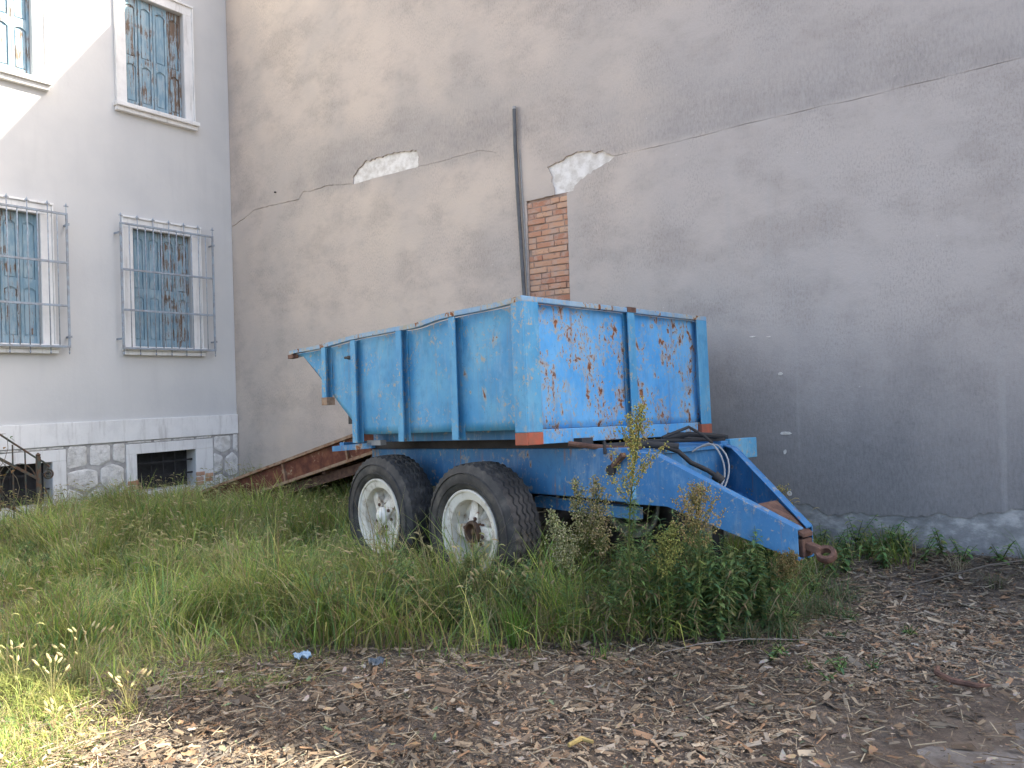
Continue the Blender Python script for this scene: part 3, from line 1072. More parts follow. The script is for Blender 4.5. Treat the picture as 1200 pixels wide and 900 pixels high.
# ================================================================== RUSTY LOADING RAMP BEHIND THE TRAILER
def build_ramp():
    bx, by = aw_xy(1.2, .62)
    root = empty('rusty_ramp', (bx, by, GZ), -AZ,
                 label='rusty brown steel ramp sloping down beside the house corner behind the trailer', cat='ramp')
    # local x along the tall wall (downhill at x = 0), y towards the wall
    z_top = lambda x: .25 + (x - .21) * .265
    X1 = 4.05
    wid = .95

    def fnx(d):
        return lambda u, v, dd: (u, d + dd, v)
    for (y0, nm) in ((0.0, 'near'), (wid, 'far')):
        m = MB()
        dp = .27
        m.prism([(0, z_top(0)), (X1, z_top(X1)), (X1, z_top(X1) - dp), (0, z_top(0) - dp * .9)], fnx(y0), 0, .012)
        side = m.build('side_panel', 'rusty_panel', root)
        for off in (0, -dp):
            r = MB()
            r.bar((-.02, y0 - .015, z_top(0) + .19 * 0 + off + GZ * 0), (X1 + .02, y0 - .015, z_top(X1) + off), .06, .034)
            r.build('edge_rail', 'rust_pale', side)
        for x in (.75, 2.14, 3.3):
            r = MB()
            r.bar((x, y0 - .012, z_top(x) - .015), (x + .06, y0 - .012, z_top(x) - dp + .02), .03, .03, (1, 0, 0))
            r.build('stiffener', 'rust_pale', side)
    MB().prism([(0, z_top(0) - .15), (X1, z_top(X1) - .15), (X1, z_top(X1) - .18), (0, z_top(0) - .18)], fnx(.013), 0, wid - .014).build('deck', 'rust', root)
    for k in range(5):
        x = .35 + k * .85
        MB().bar((x, .0, z_top(x) - .27), (x, wid, z_top(x) - .27), .06, .10).build('cross_member', 'rust', root)
    for y in (.10, wid - .10):
        MB().bar((.3, y, z_top(.3) - .38 + .08), (X1, y, z_top(X1) - .40), .05, .11).build('under_beam', 'rust', root)
        MB().bar((X1 - .35, y, z_top(X1) - .4), (X1 - .15, y, -.03), .07, .07, (1, 0, 0)).build('leg', 'dark_steel', root)


build_ramp()


# ================================================================== BLUE TIPPING TRAILER
def build_trailer():
    PX, PY, PZ = .091, 5.2, 1.224
    root = empty('tipping_trailer', (PX, PY, GZ), R(-47.49),
                 label='old blue steel twin axle tipping trailer with rust spots parked in weeds', cat='trailer')
    # frame of the tipped body and chassis: x forwards, y to the far side, z up from the floor line
    M = Matrix.Translation((0, 0, PZ - GZ)) @ Matrix.Rotation(R(-2.24), 4, 'Y') @ Matrix.Rotation(R(-1.41), 4, 'X')
    W, HF, HR, LT = 2.224, .912, .858, 3.443
    top = lambda x: HF + (HF - HR) * x / LT            # x is negative towards the rear
    T = lambda: MB(M)
    PD = .075                                          # depth of the posts

    def dent(x):
        return -.018 * math.exp(-((x + 1.25) / .22) ** 2) + .006 * math.sin(x * 5)

    # ---- side panels
    for side in (0, 1):
        y0 = PD if side == 0 else W - PD - .006
        n = 24
        prof = [(-3.40, top(-3.4) - .03), (-.02, top(0) - .03), (-.02, 0.0), (-2.20, 0.0), (-3.25, .775)]
        m = T()
        # gridded sheet with slight buckles between the posts
        nx, nz = 60, 12
        vs, fs = [], []
        for i in range(nx + 1):
            x = -3.40 + 3.38 * i / nx
            zb = 0.0 if x > -2.20 else min((-2.20 - x) * .738, top(x) - .06)
            zt = top(x) - .03 + dent(x)
            for j in range(nz + 1):
                z = zb + (zt - zb) * j / nz
                b = .012 * math.sin(x * 4.3 + 1) * math.sin(math.pi * j / nz) + .006 * math.sin(x * 11 + z * 5)
                vs.append((x, y0 + b * (1 if side == 0 else -1), z))
        for i in range(nx):
            for j in range(nz):
                k = i * (nz + 1) + j
                fs.append((k, k + 1, k + nz + 2, k + nz + 1))
        m.add(vs, fs, True)
        o = m.build('side_panel', 'blue_side', root)
        sol = o.modifiers.new('thickness', 'SOLIDIFY')
        sol.thickness = .006
        sol.offset = 0
        # stiffening posts
        for (xl, zb, foot) in ((-.822, -.06, 0), (-1.54, -.066, 0), (-2.265, -.072, 0), (-2.80, .30, 1)):
            xr = xl + .075
            ya, yb = (0.0, PD - .004) if side == 0 else (W - PD + .004, W)
            p = T()
            zt = top(xl) - .03
            # channel: outer face and two flanges
            yo, yi = (ya, yb) if side == 0 else (yb, ya)
            sg = 1 if side == 0 else -1
            for (q0, q1, r0, r1) in ((xl, xr, yo, yo + sg * .008), (xl, xl + .008, yo + sg * .0081, yi), (xl + .0081, xr, yi - sg * .008, yi)):
                p.box((q0, min(r0, r1), zb), (q1, max(r0, r1), zt))
            po = p.build('post', 'blue_post', root)
            if foot:
                T().box((xl - .004, ya - .004, zb - .012), (xr + .02, yb + .01, zb + .06)).build('post_foot', 'rust_pale', po)
    # rope cleat on the side
    c = T()
    c.tube([(-2.33, .07, .70), (-2.33, .01, .70)], .018, 8)
    c.tube([(-2.38, .012, .703), (-2.27, .012, .697)], .012, 8)
    c.build('rope_cleat', 'dark_steel', root)

    # ---- front panel
    m = T()
    nx, nz = 40, 14
    vs, fs = [], []
    for i in range(nx + 1):
        y = .05 + (W - .10) * i / nx
        for j in range(nz + 1):
            z = -.002 + (HF - .03) * j / nz
            b = .010 * math.sin(y * 5.2) * math.sin(math.pi * j / nz) + .004 * math.sin(y * 13 + z * 9)
            vs.append((-.062 + b, y, z))
    for i in range(nx):
        for j in range(nz):
            k = i * (nz + 1) + j
            fs.append((k, k + 1, k + nz + 2, k + nz + 1))
    m.add(vs, fs, True)
    o = m.build('front_panel', 'blue_front', root)
    sol = o.modifiers.new('thickness', 'SOLIDIFY')
    sol.thickness = .006
    sol.offset = 0
    T().box((-.075, .16, -.105), (-.03, 1.131, -.004)).build('bottom_strip', 'blue_front', root, bevel=.004)
    T().box((-.075, 1.219, -.108), (-.03, W - .165, -.004)).build('bottom_strip', 'blue_front', root, bevel=.004)
    m = T()
    m.box((-.008, 1.132, -.10), (0.0, 1.218, HF - .03))
    m.box((-.055, 1.210, -.10), (-.0081, 1.218, HF - .03))
    m.box((-.055, 1.132, -.10), (-.047, 1.2099, HF - .03))
    m.build('middle_post', 'blue_post', root)
    T().box((-.03, 1.13, HF - .028), (.006, 1.235, HF + .012)).build('rail_joint', 'rust', root)
    # ---- corner posts of angle iron with red painted feet
    for side in (0, 1):
        y = 0.0 if side == 0 else W
        s = 1 if side == 0 else -1
        p = T()
        y2 = y + s * .155
        y3 = y + s * .012
        p.box((-.118, min(y, y3), -.02), (-.001, max(y, y3), HF - .03))
        p.box((-.009, min(y3, y2), -.02), (0.0, max(y3, y2), HF - .03))
        cp = p.build('corner_post', 'blue_post', root, bevel=.004)
        f = T()
        f.box((-.119, min(y - s * .002, y3), -.106), (.0, max(y - s * .002, y3), -.021))
        f.box((-.05, min(y3, y2), -.106), (.002, max(y3, y2), -.021))
        f.build('red_foot', 'red_cap', cp, bevel=.004)
    # ---- top rails
    for side in (0, 1):
        y = .022 if side == 0 else W - .022
        pts = [(-3.45, y, top(-3.45) - .012)]
        for k in range(1, 30):
            x = -3.45 + 3.40 * k / 29
            pts.append((x, y, top(x) - .012 + dent(x)))
        m = T()
        for p, q in zip(pts[:-1], pts[1:]):
            q2 = (q[0] + .0005, q[1], q[2])
            m.bar(p, q2, .05, .036)
        m.build('top_rail', 'blue_worn', root)
        tp = T()
        tp.box((-3.47, y - .03, top(-3.45) - .07), (-3.36, y + .03, top(-3.45) - .031))
        tp.build('rail_end', 'rust', root)
    m = T()
    m.bar((-.026, 0.0, HF - .012), (-.026, W, HF - .012), .05, .038)
    m.build('front_rail', 'blue_worn', root, bevel=.004)
    # ---- floor, sloping tail, inside
    T().box((-2.22, PD + .01, .004), (-.07, W - PD - .01, .03)).build('floor', 'rust', root)
    T().prism([(-2.20, .004), (-3.36, .83), (-3.36, .85), (-2.20, .03)], lambda u, v, d: (u, d, v), PD + .012, W - PD - .012).build('tail_plate', 'rust', root)
    T().box((-2.50, .10, .10), (-2.36, .40, .20)).build('tail_hinge', 'dark_steel', root)
    for k in range(6):
        x = -.35 - k * .36
        T().box((x - .03, .34, -.075), (x + .03, W - .34, .003)).build('floor_bearer', 'dark_steel', root)
    for y in (.24, W - .32):
        T().box((-2.3, y, -.072), (-.12, y + .08, .002)).build('floor_side_beam', 'blue_frame', root)
    # ---- chassis
    for y in (.50, W - .60):
        m = T()
        m.prism([(-2.75, -.15), (.47, -.15), (.47, -.52), (-.1, -.50), (-2.4, -.47), (-2.75, -.36)], lambda u, v, d: (u, d, v), y, y + .10)
        m.build('chassis_rail', 'blue_frame', root, bevel=.008)
        T().box((-2.9, y - .01, -.148), (.05, y + .11, -.077)).build('subframe_rail', 'dark_steel', root)
    T().box((-2.76, .15, -.14), (-2.68, W - .15, -.07)).build('rear_bar', 'blue_frame', root)
    T().bar((-2.85, .14, -.13), (-2.15, .14, -.10), .04, .05).build('side_bar', 'blue_frame', root)
    T().box((-2.22, .12, -.10), (-2.0, .18, -.055)).build('lamp_bracket', 'concrete', root)
    # front cross box of the chassis
    T().prism([(.12, -.155), (.50, -.175), (.50, -.205), (.12, -.185)], lambda u, v, d: (u, d, v), .601, W - .601).build('cross_plate', 'blue_frame', root)
    T().box((.44, .601, -.50), (.475, W - .601, -.21)).build('cross_member', 'blue_frame', root)
    T().box((.40, W - .495, -.30), (.48, W - .10, -.14)).build('gusset', 'blue_post', root, bevel=.006)
    T().box((.472, .498, -.49), (.484, .56, -.20)).build('weld_strip', 'blue_post', root)
    # ---- drawbar: two converging deep beams
    for (ys, ye) in ((.50, 1.035), (W - .50, W - 1.035)):
        s = 1 if ys < 1 else -1

        def at(x, z, o):
            t = (x - .42) / 1.0
            return (x, ys + (ye - ys) * t + s * o, z)
        prof = [(.42, -.165), (.60, -.195), (1.37, -.685), (1.37, -.885), (.98, -.70), (.66, -.545), (.42, -.525)]
        m = T()
        m.prism(prof, lambda u, v, d: at(u, v, d), 0.0, .012)
        # flanges along the upper and lower edge
        for (p, q) in (((.42, -.165), (.60, -.195)), ((.60, -.195), (1.37, -.685))):
            m.hexa([at(p[0], p[1] - .012, .013), at(q[0], q[1] - .012, .013), at(q[0], q[1] - .012, .085), at(p[0], p[1] - .012, .085),
                    at(p[0], p[1], .013), at(q[0], q[1], .013), at(q[0], q[1], .085), at(p[0], p[1], .085)])
        for (p, q) in (((.42, -.525), (.66, -.545)), ((.66, -.545), (.98, -.70)), ((.98, -.70), (1.37, -.885))):
            m.hexa([at(p[0], p[1], .013), at(q[0], q[1], .013), at(q[0], q[1], .085), at(p[0], p[1], .085),
                    at(p[0], p[1] + .012, .013), at(q[0], q[1] + .012, .013), at(q[0], q[1] + .012, .085), at(p[0], p[1] + .012, .085)])
        m.build('drawbar_beam', 'blue_frame' if s > 0 else 'blue_frame', root, bevel=.003)
    T().hexa([(1.10, .96, -.565), (1.39, 1.05, -.745), (1.39, W - 1.05, -.745), (1.10, W - .96, -.565),
              (1.10, .96, -.540), (1.39, 1.05, -.72), (1.39, W - 1.05, -.72), (1.10, W - .96, -.540)]).build('nose_plate', 'rust', root, bevel=.004)
    T().box((1.30, 1.05, -.87), (1.385, W - 1.05, -.755)).build('nose_block', 'rust', root, bevel=.01)
    e = T()
    e.lathe([(.032, -.022), (.056, -.024), (.063, -.015), (.063, .015), (.056, .024), (.032, .022)], 28, 'Z', (0, 0, 0), True)
    e.M = M @ Matrix.Translation((1.50, W / 2, -.845)) @ Matrix.Rotation(R(38), 4, 'X') @ Matrix.Rotation(R(10), 4, 'Y')
    e.build('towing_eye', 'rust', root, sharp=50)
    T().bar((1.38, W / 2, -.80), (1.47, W / 2, -.828), .07, .05).build('eye_shank', 'rust', root, bevel=.008)
    # prop under the nose
    MB().box((.86, .86, -.06), (.92, .92, .64)).build('prop_leg', 'dark_steel', root, bevel=.01)
    # ---- pivot pins, hoses, cables
    T().tube([(.31, .505, -.30), (.31, .478, -.30)], .036, 16).build('pivot_pin', 'dark_steel', root)
    T().bar((.34, .48, -.27), (.47, .44, -.19), .035, .03).build('pin_handle', 'rust', root)
    T().tube([(.02, .38, -.11), (.16, .50, -.14), (.34, .64, -.16), (.40, .72, -.15)], .019, 8).build('tipping_rod', 'rust', root)
    T().tube([(.20, .55, -.145), (.42, .74, -.135), (.60, .88, -.16)], .026, 10).build('pipe_sleeve', 'rubber_hose', root)
    T().tube([(.52, .80, -.15), (.60, .87, -.19), (.68, .90, -.27), (.78, .95, -.325), (.84, .98, -.375)], .017, 10).build('hydraulic_hose', 'rubber_hose', root)
    T().tube([(.82, .965, -.355), (.865, .985, -.40)], .032, 12).build('hose_coupling', 'rubber_hose', root)
    T().tube([(.18, 1.25, -.12), (.36, 1.35, -.085), (.46, 1.55, -.105), (.40, 1.8, -.125), (.25, 1.95, -.14)], .020, 8).build('hydraulic_hose', 'rubber_hose', root)
    T().tube([(.05, 1.0, -.12), (.20, 1.20, -.13), (.42, 1.42, -.13), (.44, 1.70, -.14), (.30, 1.9, -.15)], .016, 8).build('hydraulic_hose', 'rubber_hose', root)
    T().tube([(.30, 1.10, -.10), (.40, 1.30, -.03), (.46, 1.40, -.10), (.50, 1.45, -.16)], .012, 8).build('hose_loop', 'rubber_hose', root)
    for k in range(2):
        o = k * .04
        pts = []
        for t in range(15):
            u = t / 14
            x = .50 + .16 * math.sin(math.pi * u) + .22 * u * u + o * .3
            y = 1.18 + .10 * math.sin(math.pi * u * 1.1) + o - .06 * u
            z = -.21 + .055 * math.sin(math.pi * min(u * 1.5, 1)) - .34 * max(0, u - .25) / .75 + o * .3 + .012 * math.sin(u * 9 + k * 2)
            pts.append((x, y, z))
        T().tube(pts, .0065, 6).build('electric_cable', 'cable_white', root)
    T().tube([(.26, .49, -.10), (.26, .49, -.19)], .012, 6).build('hook', 'dark_steel', root)
    # ---- running gear
    z_ax = .44 - GZ
    for x in (-.69, -1.92):
        MB().tube([(x, .12, z_ax), (x, W - .12, z_ax)], .055, 12).build('axle', 'dark_steel', root)
    for y in (.62, W - .62):
        m = MB()
        m.bar((-.69, y, z_ax + .07), (-1.305, y, z_ax + .15), .08, .06)
        m.bar((-1.305, y, z_ax + .15), (-1.92, y, z_ax + .07), .08, .06)
        m.build('leaf_spring', 'dark_steel', root)
        MB().prism([(-1.45, z_ax + .10), (-1.16, z_ax + .10), (-1.02, 1.26 - .42), (-1.6, 1.26 - .42)], lambda u, v, d: (u, d, v), y - .05, y + .05).build('spring_hanger', 'blue_frame', root)
        MB().bar((-.55, y, .70), (.45, y, .70), .07, .08).build('lower_beam', 'blue_frame', root)
    # wheels
    n = 176
    R0 = .52
    prof = [(.318, .055), (.335, .022), (.36, .008), (.40, .000), (.435, .004), (.465, .014), (.487, .024), (.500, .034)]   # sidewall: radius, y
    cols_y = [.034, .046, .074, .080, .090, .096, .128, .134, .144, .150, .170, .176, .186, .192, .224, .230, .240, .246, .274, .286]
    groove = [0, 0, 0, 1, 1, 0, 0, 1, 1, 0, 0, 1, 1, 0, 0, 1, 1, 0, 0, 0]

    def tyre():
        rings = []
        for k in range(n):
            th = 2 * math.pi * k / n
            zig = (.0075 if (k // 2) % 2 else -.0075)
            ring = []
            for (r, y) in prof[:-1]:
                ring.append((r, y))
            for i, (y, g) in enumerate(zip(cols_y, groove)):
                crown = .512 + .008 * (1 - ((y - .16) / .126) ** 2)
                r = crown - (.014 if g else 0)
                yy = y + (zig if 2 <= i <= 17 else 0)
                if i in (0, 1, 18, 19) and (k % 4) < 2:
                    r -= .010                       # shoulder notches
                if not g and 2 <= i <= 17 and k % 8 == 0:
                    r -= .007                       # cross sipes
                ring.append((r, yy))
            for (r, y) in reversed(prof[:-1]):
                ring.append((r, .32 - y))
            rings.append([(r * math.cos(th), y, r * math.sin(th)) for r, y in ring])
        m_ = len(rings[0])
        vs = [p for rg in rings for p in rg]
        fs = []
        for k in range(n):
            k2 = (k + 1) % n
            for j in range(m_ - 1):
                fs.append((k * m_ + j, k2 * m_ + j, k2 * m_ + j + 1, k * m_ + j + 1))
        t = MB()
        t.add(vs, fs, True)
        # raised lettering ribs on the sidewall
        for r in (.372, .448):
            t.lathe([(r - .004, .006), (r, -.003), (r + .004, .007)], 64, 'Y')
        return t.mesh('tyre', 'tyre_rubber')

    def rim():
        t = MB()
        t.lathe([(.322, .05), (.324, .026), (.316, .018), (.306, .022), (.302, .034), (.258, .044), (.246, .050), (.240, .068), (.232, .165),
                 (.243, .24), (.30, .30), (.322, .29)], 56, 'Y')
        return t.mesh('rim', 'rim_white')

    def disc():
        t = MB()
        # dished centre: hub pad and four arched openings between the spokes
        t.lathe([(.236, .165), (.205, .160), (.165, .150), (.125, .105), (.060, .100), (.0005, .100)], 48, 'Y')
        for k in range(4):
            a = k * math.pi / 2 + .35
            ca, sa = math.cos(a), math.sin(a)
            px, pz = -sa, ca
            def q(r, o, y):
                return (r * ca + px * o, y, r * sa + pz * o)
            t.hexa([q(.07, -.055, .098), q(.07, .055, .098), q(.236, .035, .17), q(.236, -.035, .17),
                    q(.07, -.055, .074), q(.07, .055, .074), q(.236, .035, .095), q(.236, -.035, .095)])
        return t.mesh('disc', 'rim_dirt_shade')

    def hub(mat):
        t = MB()
        t.lathe([(.075, .10), (.075, .055), (.062, .047), (.042, .045), (.040, .028), (.030, .022), (.0005, .020)], 24, 'Y')
        return t.mesh('hub', mat)

    def drum():
        t = MB()
        t.lathe([(.0005, .20), (.20, .20), (.205, .21), (.205, .30), (.19, .31), (.0005, .31)], 32, 'Y')
        return t.mesh('brake_drum', 'dark_steel')

    def open_hub():
        t = MB()
        t.lathe([(.088, .105), (.088, .060), (.080, .048), (.066, .046), (.060, .052), (.058, .095), (.0005, .097)], 28, 'Y')
        t.tube([(0, .10, 0), (0, .062, 0)], .022, 10)
        return t.mesh('hub', 'grease')

    def nut():
        t = MB()
        t.lathe([(.0145, 0), (.0145, -.016), (.009, -.018), (.0005, -.018)], 6, 'Y')
        return t.mesh('wheel_nut', 'rust')
    ms = dict(tyre=tyre(), rim=rim(), disc=disc(), nut=nut(), hub1=hub('rim_white'), hub2=open_hub())
    dr = drum()
    for me in (ms['tyre'], ms['rim'], ms['disc']):
        try:
            me.set_sharp_from_angle(angle=R(38))
        except Exception:
            pass
    for (x, y, flip, k) in ((-.69, .0, 0, 0), (-1.92, .0, 0, 1), (-.69, W, 1, 2), (-1.92, W, 1, 3)):
        we = bpy.data.objects.new('wheel', ms['rim'])
        we.location = (x, y, z_ax)
        we.rotation_euler = (0, R(20 + 47 * k), math.pi if flip else 0)
        put(we, root)
        put(bpy.data.objects.new('tyre', ms['tyre']), we)
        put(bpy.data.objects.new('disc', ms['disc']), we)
        put(bpy.data.objects.new('hub', ms['hub2' if k == 0 else 'hub1']), we)
        put(bpy.data.objects.new('brake_drum', dr), we)
        for q in range(8):
            nn = bpy.data.objects.new('wheel_nut', ms['nut'])
            t = q * math.pi / 4 + .12
            nn.location = (.103 * math.cos(t), .098 if q % 2 else .082, .103 * math.sin(t))
            put(nn, we)


build_trailer()


# ================================================================== VEGETATION AND LITTER
def lerp_edge(a):
    return np.interp(a, [0, .69, 1.49, 2.39, 2.9, 3.36, 3.62, 3.94, 4.2, 4.57, 5.2, 5.36, 5.6, 6.2],
                     [9.7, 9.41, 9.24, 9.06, 8.83, 8.5, 8.08, 7.45, 7.0, 6.8, 6.6, 6.5, 7.0, 7.4])


def sample(n, a0, a1, w0, w1):
    a = rng.uniform(a0, a1, n)
    w = rng.uniform(w0, w1, n)
    x = CX + FD[0] * a + WE[0] * w
    y = CY + FD[1] * a + WE[1] * w
    keep = (y > 1.9) & (np.abs(x) < .70 * y + .7)
    return a[keep], w[keep], x[keep], y[keep]


GREENS = np.array([(.19, .31, .055), (.27, .38, .065), (.35, .40, .09), (.10, .21, .055), (.40, .40, .13), (.17, .31, .10)])
STRAW = np.array([(.40, .33, .17), (.33, .25, .12), (.46, .40, .23)])


def blade_mesh(x, y, h, wd, lean, dry, levels=4, zoff=0.0, tint=None):
    """curved tapering blades, four levels each"""
    n = len(x)
    z = ground_z(x, y) - .01 + zoff
    az = vnoise(x, y, 1.9) * 12.0 + rng.normal(0, 1.0, n)
    fz = az + np.pi / 2 + rng.uniform(-.7, .7, n)
    t = np.linspace(0, 1, levels)
    droop = np.minimum(rng.uniform(.1, .6, n) * lean, .85)
    V = np.zeros((n, levels, 2, 3), np.float32)
    for k, tt in enumerate(t):
        out = h * lean * tt ** 1.8
        up = h * (tt - droop * tt ** 3)
        px = x + np.cos(az) * out
        py = y + np.sin(az) * out
        pz = z + up
        half = wd * .5 * (1 - tt) ** .6 if k < levels - 1 else wd * .04
        for s, sg in enumerate((-1, 1)):
            V[:, k, s, 0] = px + sg * np.cos(fz) * half
            V[:, k, s, 1] = py + sg * np.sin(fz) * half
            V[:, k, s, 2] = pz
    base = (np.arange(n) * levels * 2)[:, None, None]
    quad = np.array([[2 * k, 2 * k + 1, 2 * k + 3, 2 * k + 2] for k in range(levels - 1)])[None]
    F = (base + quad).reshape(-1, 4)
    g = GREENS[rng.integers(0, len(GREENS), n)] * rng.uniform(.75, 1.2, (n, 1))
    s = STRAW[rng.integers(0, len(STRAW), n)] * rng.uniform(.7, 1.1, (n, 1))
    if tint is not None:
        g = g * tint
    isdry = (rng.random(n) < dry)[:, None]
    c0 = np.where(isdry, s, g)
    C = np.zeros((n, levels, 2, 3), np.float32)
    tipdry = rng.random((n, 1)) * .5
    for k, tt in enumerate(t):
        rootmix = .35 * (1 - tt) ** 3
        c = c0 * (1 - rootmix) + STRAW[1] * .8 * rootmix
        tm = tipdry * tt ** 3
        C[:, k, :, :] = (c * (1 - tm) + s * tm)[:, None, :]
    return V.reshape(-1, 3), F, C.reshape(-1, 3)


def join(parts):
    vs, fs, cs = [], [], []
    o = 0
    for v, f, c in parts:
        vs.append(v)
        fs.append(f + o)
        cs.append(c)
        o += len(v)
    return np.concatenate(vs), np.concatenate(fs), np.concatenate(cs)


def under_trailer(x, y):
    dx, dy = x - .091, y - 5.2
    c, s = math.cos(R(-47.49)), math.sin(R(-47.49))
    lx, ly = dx * c + dy * s, -dx * s + dy * c
    return lx, ly


def in_tyre(x, y):
    lx, ly = under_trailer(x, y)
    r = np.zeros(len(x), bool)
    for cx in (-.69, -1.92):
        for cy in (.16, 2.06):
            r |= (np.abs(lx - cx) < .36) & (np.abs(ly - cy) < .18)
    return r


def spindles(px, py, pz, dx, dy, L, r, colr):
    """nodding foxtail heads: six-sided spindles bent along (dx, dy)"""
    n = len(px)
    rings, ns = 5, 5
    V = np.zeros((n, rings, ns, 3), np.float32)
    prof = [.25, .9, 1.0, .7, .08]
    for k in range(rings):
        t = k / (rings - 1)
        ox = dx * L * (t * .75)
        oz = L * (.75 * t - .65 * t * t)
        for j in range(ns):
            an = 2 * np.pi * j / ns + k * .6
            rr_ = r * prof[k]
            V[:, k, j, 0] = px + ox + np.cos(an) * rr_ * .8
            V[:, k, j, 1] = py + dy * L * (t * .75) + np.sin(an) * rr_ * .8
            V[:, k, j, 2] = pz + oz + np.sin(an + 1) * rr_ * .6
    base = (np.arange(n) * rings * ns)[:, None, None]
    q = np.array([[k * ns + j, k * ns + (j + 1) % ns, (k + 1) * ns + (j + 1) % ns, (k + 1) * ns + j] for k in range(rings - 1) for j in range(ns)])[None]
    F = (base + q).reshape(-1, 4)
    C = np.repeat(colr, rings * ns, axis=0)
    return V.reshape(-1, 3), F, C


def build_grass():
    parts = []
    # -------- meadow and tall grass
    a, w, x, y = sample(230000, .02, 6.1, .03, 9.9)
    lx, ly = under_trailer(x, y)
    under = (lx > -2.6) & (lx < .5) & (ly > .1) & (ly < 2.2)
    e = lerp_edge(a) + (vnoise(x, y, 2.3) - .5) * .7
    inside = sstep(.10, -.45, w - e)
    patch = vnoise(x, y, 1.5)
    clump = sstep(.22, .62, vnoise(x + 11, y + 4, 3.1))
    dens = inside * (.55 + .6 * patch) * (.30 + .75 * clump)
    front = sstep(2.4, 3.0, a) * sstep(4.25, 3.8, a) * sstep(5.4, 6.4, w) * (.45 + .55 * sstep(8.0, 8.5, w) + .55 * sstep(7.4, 6.8, w))       # strip before the wheels
    left = sstep(6.0, 4.6, w) * sstep(3.4, 4.2, a)
    gap = sstep(3.9, 4.4, a) * sstep(5.5, 6.4, w)                                # thin worn patch
    dens = dens * (1 - .60 * gap) * np.where(under, .35, 1.0)
    keep = (rng.random(len(x)) < dens * .62) & ~in_tyre(x, y)
    a, w, x, y, patch, front, left, gap, under = [q[keep] for q in (a, w, x, y, patch, front, left, gap, under)]
    hm = .33 + .20 * front + .06 * sstep(3.5, 2.0, a) * sstep(5.5, 4.0, w)
    tus = sstep(.22, .80, vnoise(x + 11, y + 4, 3.1))
    hm = hm * (1 - .55 * left) * (1 - .55 * gap) * (.34 + .45 * patch + .85 * tus)
    hm = np.where(under, .16, hm)
    hm = hm * (1 - .55 * sstep(5.2, 5.6, a))
    hm = hm * (1 - .35 * sstep(.6, .1, w)) * (1 - .55 * sstep(8.2, 8.8, w) * sstep(1.8, 1.2, a))
    h = hm * rng.uniform(.45, 1.25, len(x)) + .03
    wd = rng.uniform(.004, .012, len(x)) * (1 + .35 * sstep(5, 9, y))
    lean = rng.uniform(.2, 1.25, len(x))
    dry = .10 + .22 * vnoise(x, y, 2.7) + .25 * sstep(5.1, 5.6, a)
    tint = (.85 + .4 * vnoise(x, y, .8))[:, None] * np.array([1, 1, 1])
    parts.append(blade_mesh(x, y, h, wd, lean, dry, 4, tint=tint))
    # -------- arching coarse blades, wider and wilder
    a, w, x, y = sample(60000, .1, 5.4, .1, 9.4)
    lx, ly = under_trailer(x, y)
    und = (lx > -2.6) & (lx < .5) & (ly > .0) & (ly < 2.2)
    e = lerp_edge(a) + (vnoise(x, y, 2.3) - .5) * .6
    dens = sstep(.0, -.35, w - e) * sstep(.35, .75, vnoise(x + 5, y + 2, 2.6)) * np.where(und, .1, 1.0) * (1 - .7 * sstep(3.9, 4.4, a) * sstep(5.2, 6.2, w))
    keep = (rng.random(len(x)) < dens * .45) & ~in_tyre(x, y)
    a, w, x, y = a[keep], w[keep], x[keep], y[keep]
    fr = sstep(2.4, 3.0, a) * sstep(4.3, 3.9, a) * sstep(5.4, 6.4, w)
    h = (.30 + .12 * fr) * rng.uniform(.5, 1.25, len(x)) * (1 - .5 * sstep(3.9, 4.4, a))
    parts.append(blade_mesh(x, y, h, rng.uniform(.008, .016, len(x)), rng.uniform(.6, 1.9, len(x)), .12, 5))
    # -------- dead thatch lying low
    a, w, x, y = sample(60000, .1, 5.8, .3, 9.6)
    e = lerp_edge(a) + (vnoise(x, y, 2.3) - .5) * .6
    keep = (rng.random(len(x)) < sstep(.35, -.3, w - e) * (.25 + .6 * sstep(.4, .8, vnoise(x, y + 7, 1.7)) + .4 * sstep(3.8, 4.4, a))) & ~in_tyre(x, y)
    a, x, y = a[keep], x[keep], y[keep]
    parts.append(blade_mesh(x, y, rng.uniform(.03, .10, len(x)), rng.uniform(.003, .006, len(x)), rng.uniform(1.2, 3.2, len(x)), .85, 4))
    # -------- low fine grass filling and thinning out over the chips
    a, w, x, y = sample(130000, .05, 6.3, 1.0, 10.8)
    e = lerp_edge(a) + (vnoise(x, y, 3.3) - .5) * .8
    dens = sstep(.55, -.9, w - e) * (.25 + .9 * sstep(.35, .7, vnoise(x, y, 2.1)))
    keep = (rng.random(len(x)) < dens * .55) & ~in_tyre(x, y)
    a, w, x, y = a[keep], w[keep], x[keep], y[keep]
    h = rng.uniform(.03, .13, len(x))
    parts.append(blade_mesh(x, y, h, rng.uniform(.0025, .005, len(x)), rng.uniform(.3, 1.2, len(x)), .22, 4))
    a, w, x, y = sample(60000, 4.1, 6.3, 5.2, 8.2)
    lim = np.interp(a, [4.1, 4.6, 5.2, 5.6, 6.3], [7.3, 7.1, 6.9, 7.35, 7.8])
    dens = sstep(.25, -.9, w - lim + (vnoise(x, y, 3.3) - .5) * 1.1) * (.35 + .65 * sstep(.3, .7, vnoise(x, y, 4.3)))
    keep = rng.random(len(x)) < dens * .7
    a, x, y = a[keep], x[keep], y[keep]
    parts.append(blade_mesh(x, y, rng.uniform(.03, .11, len(x)), rng.uniform(.003, .006, len(x)), rng.uniform(.5, 1.8, len(x)), .30, 4))
    v, f, c = join(parts)
    o = bpy.data.objects.new('meadow_grass', np_mesh('meadow_grass', v, 4, f, c, 'plant'))
    put(o, label='uncut green and straw coloured grass growing around the trailer', cat='grass', kind='stuff')
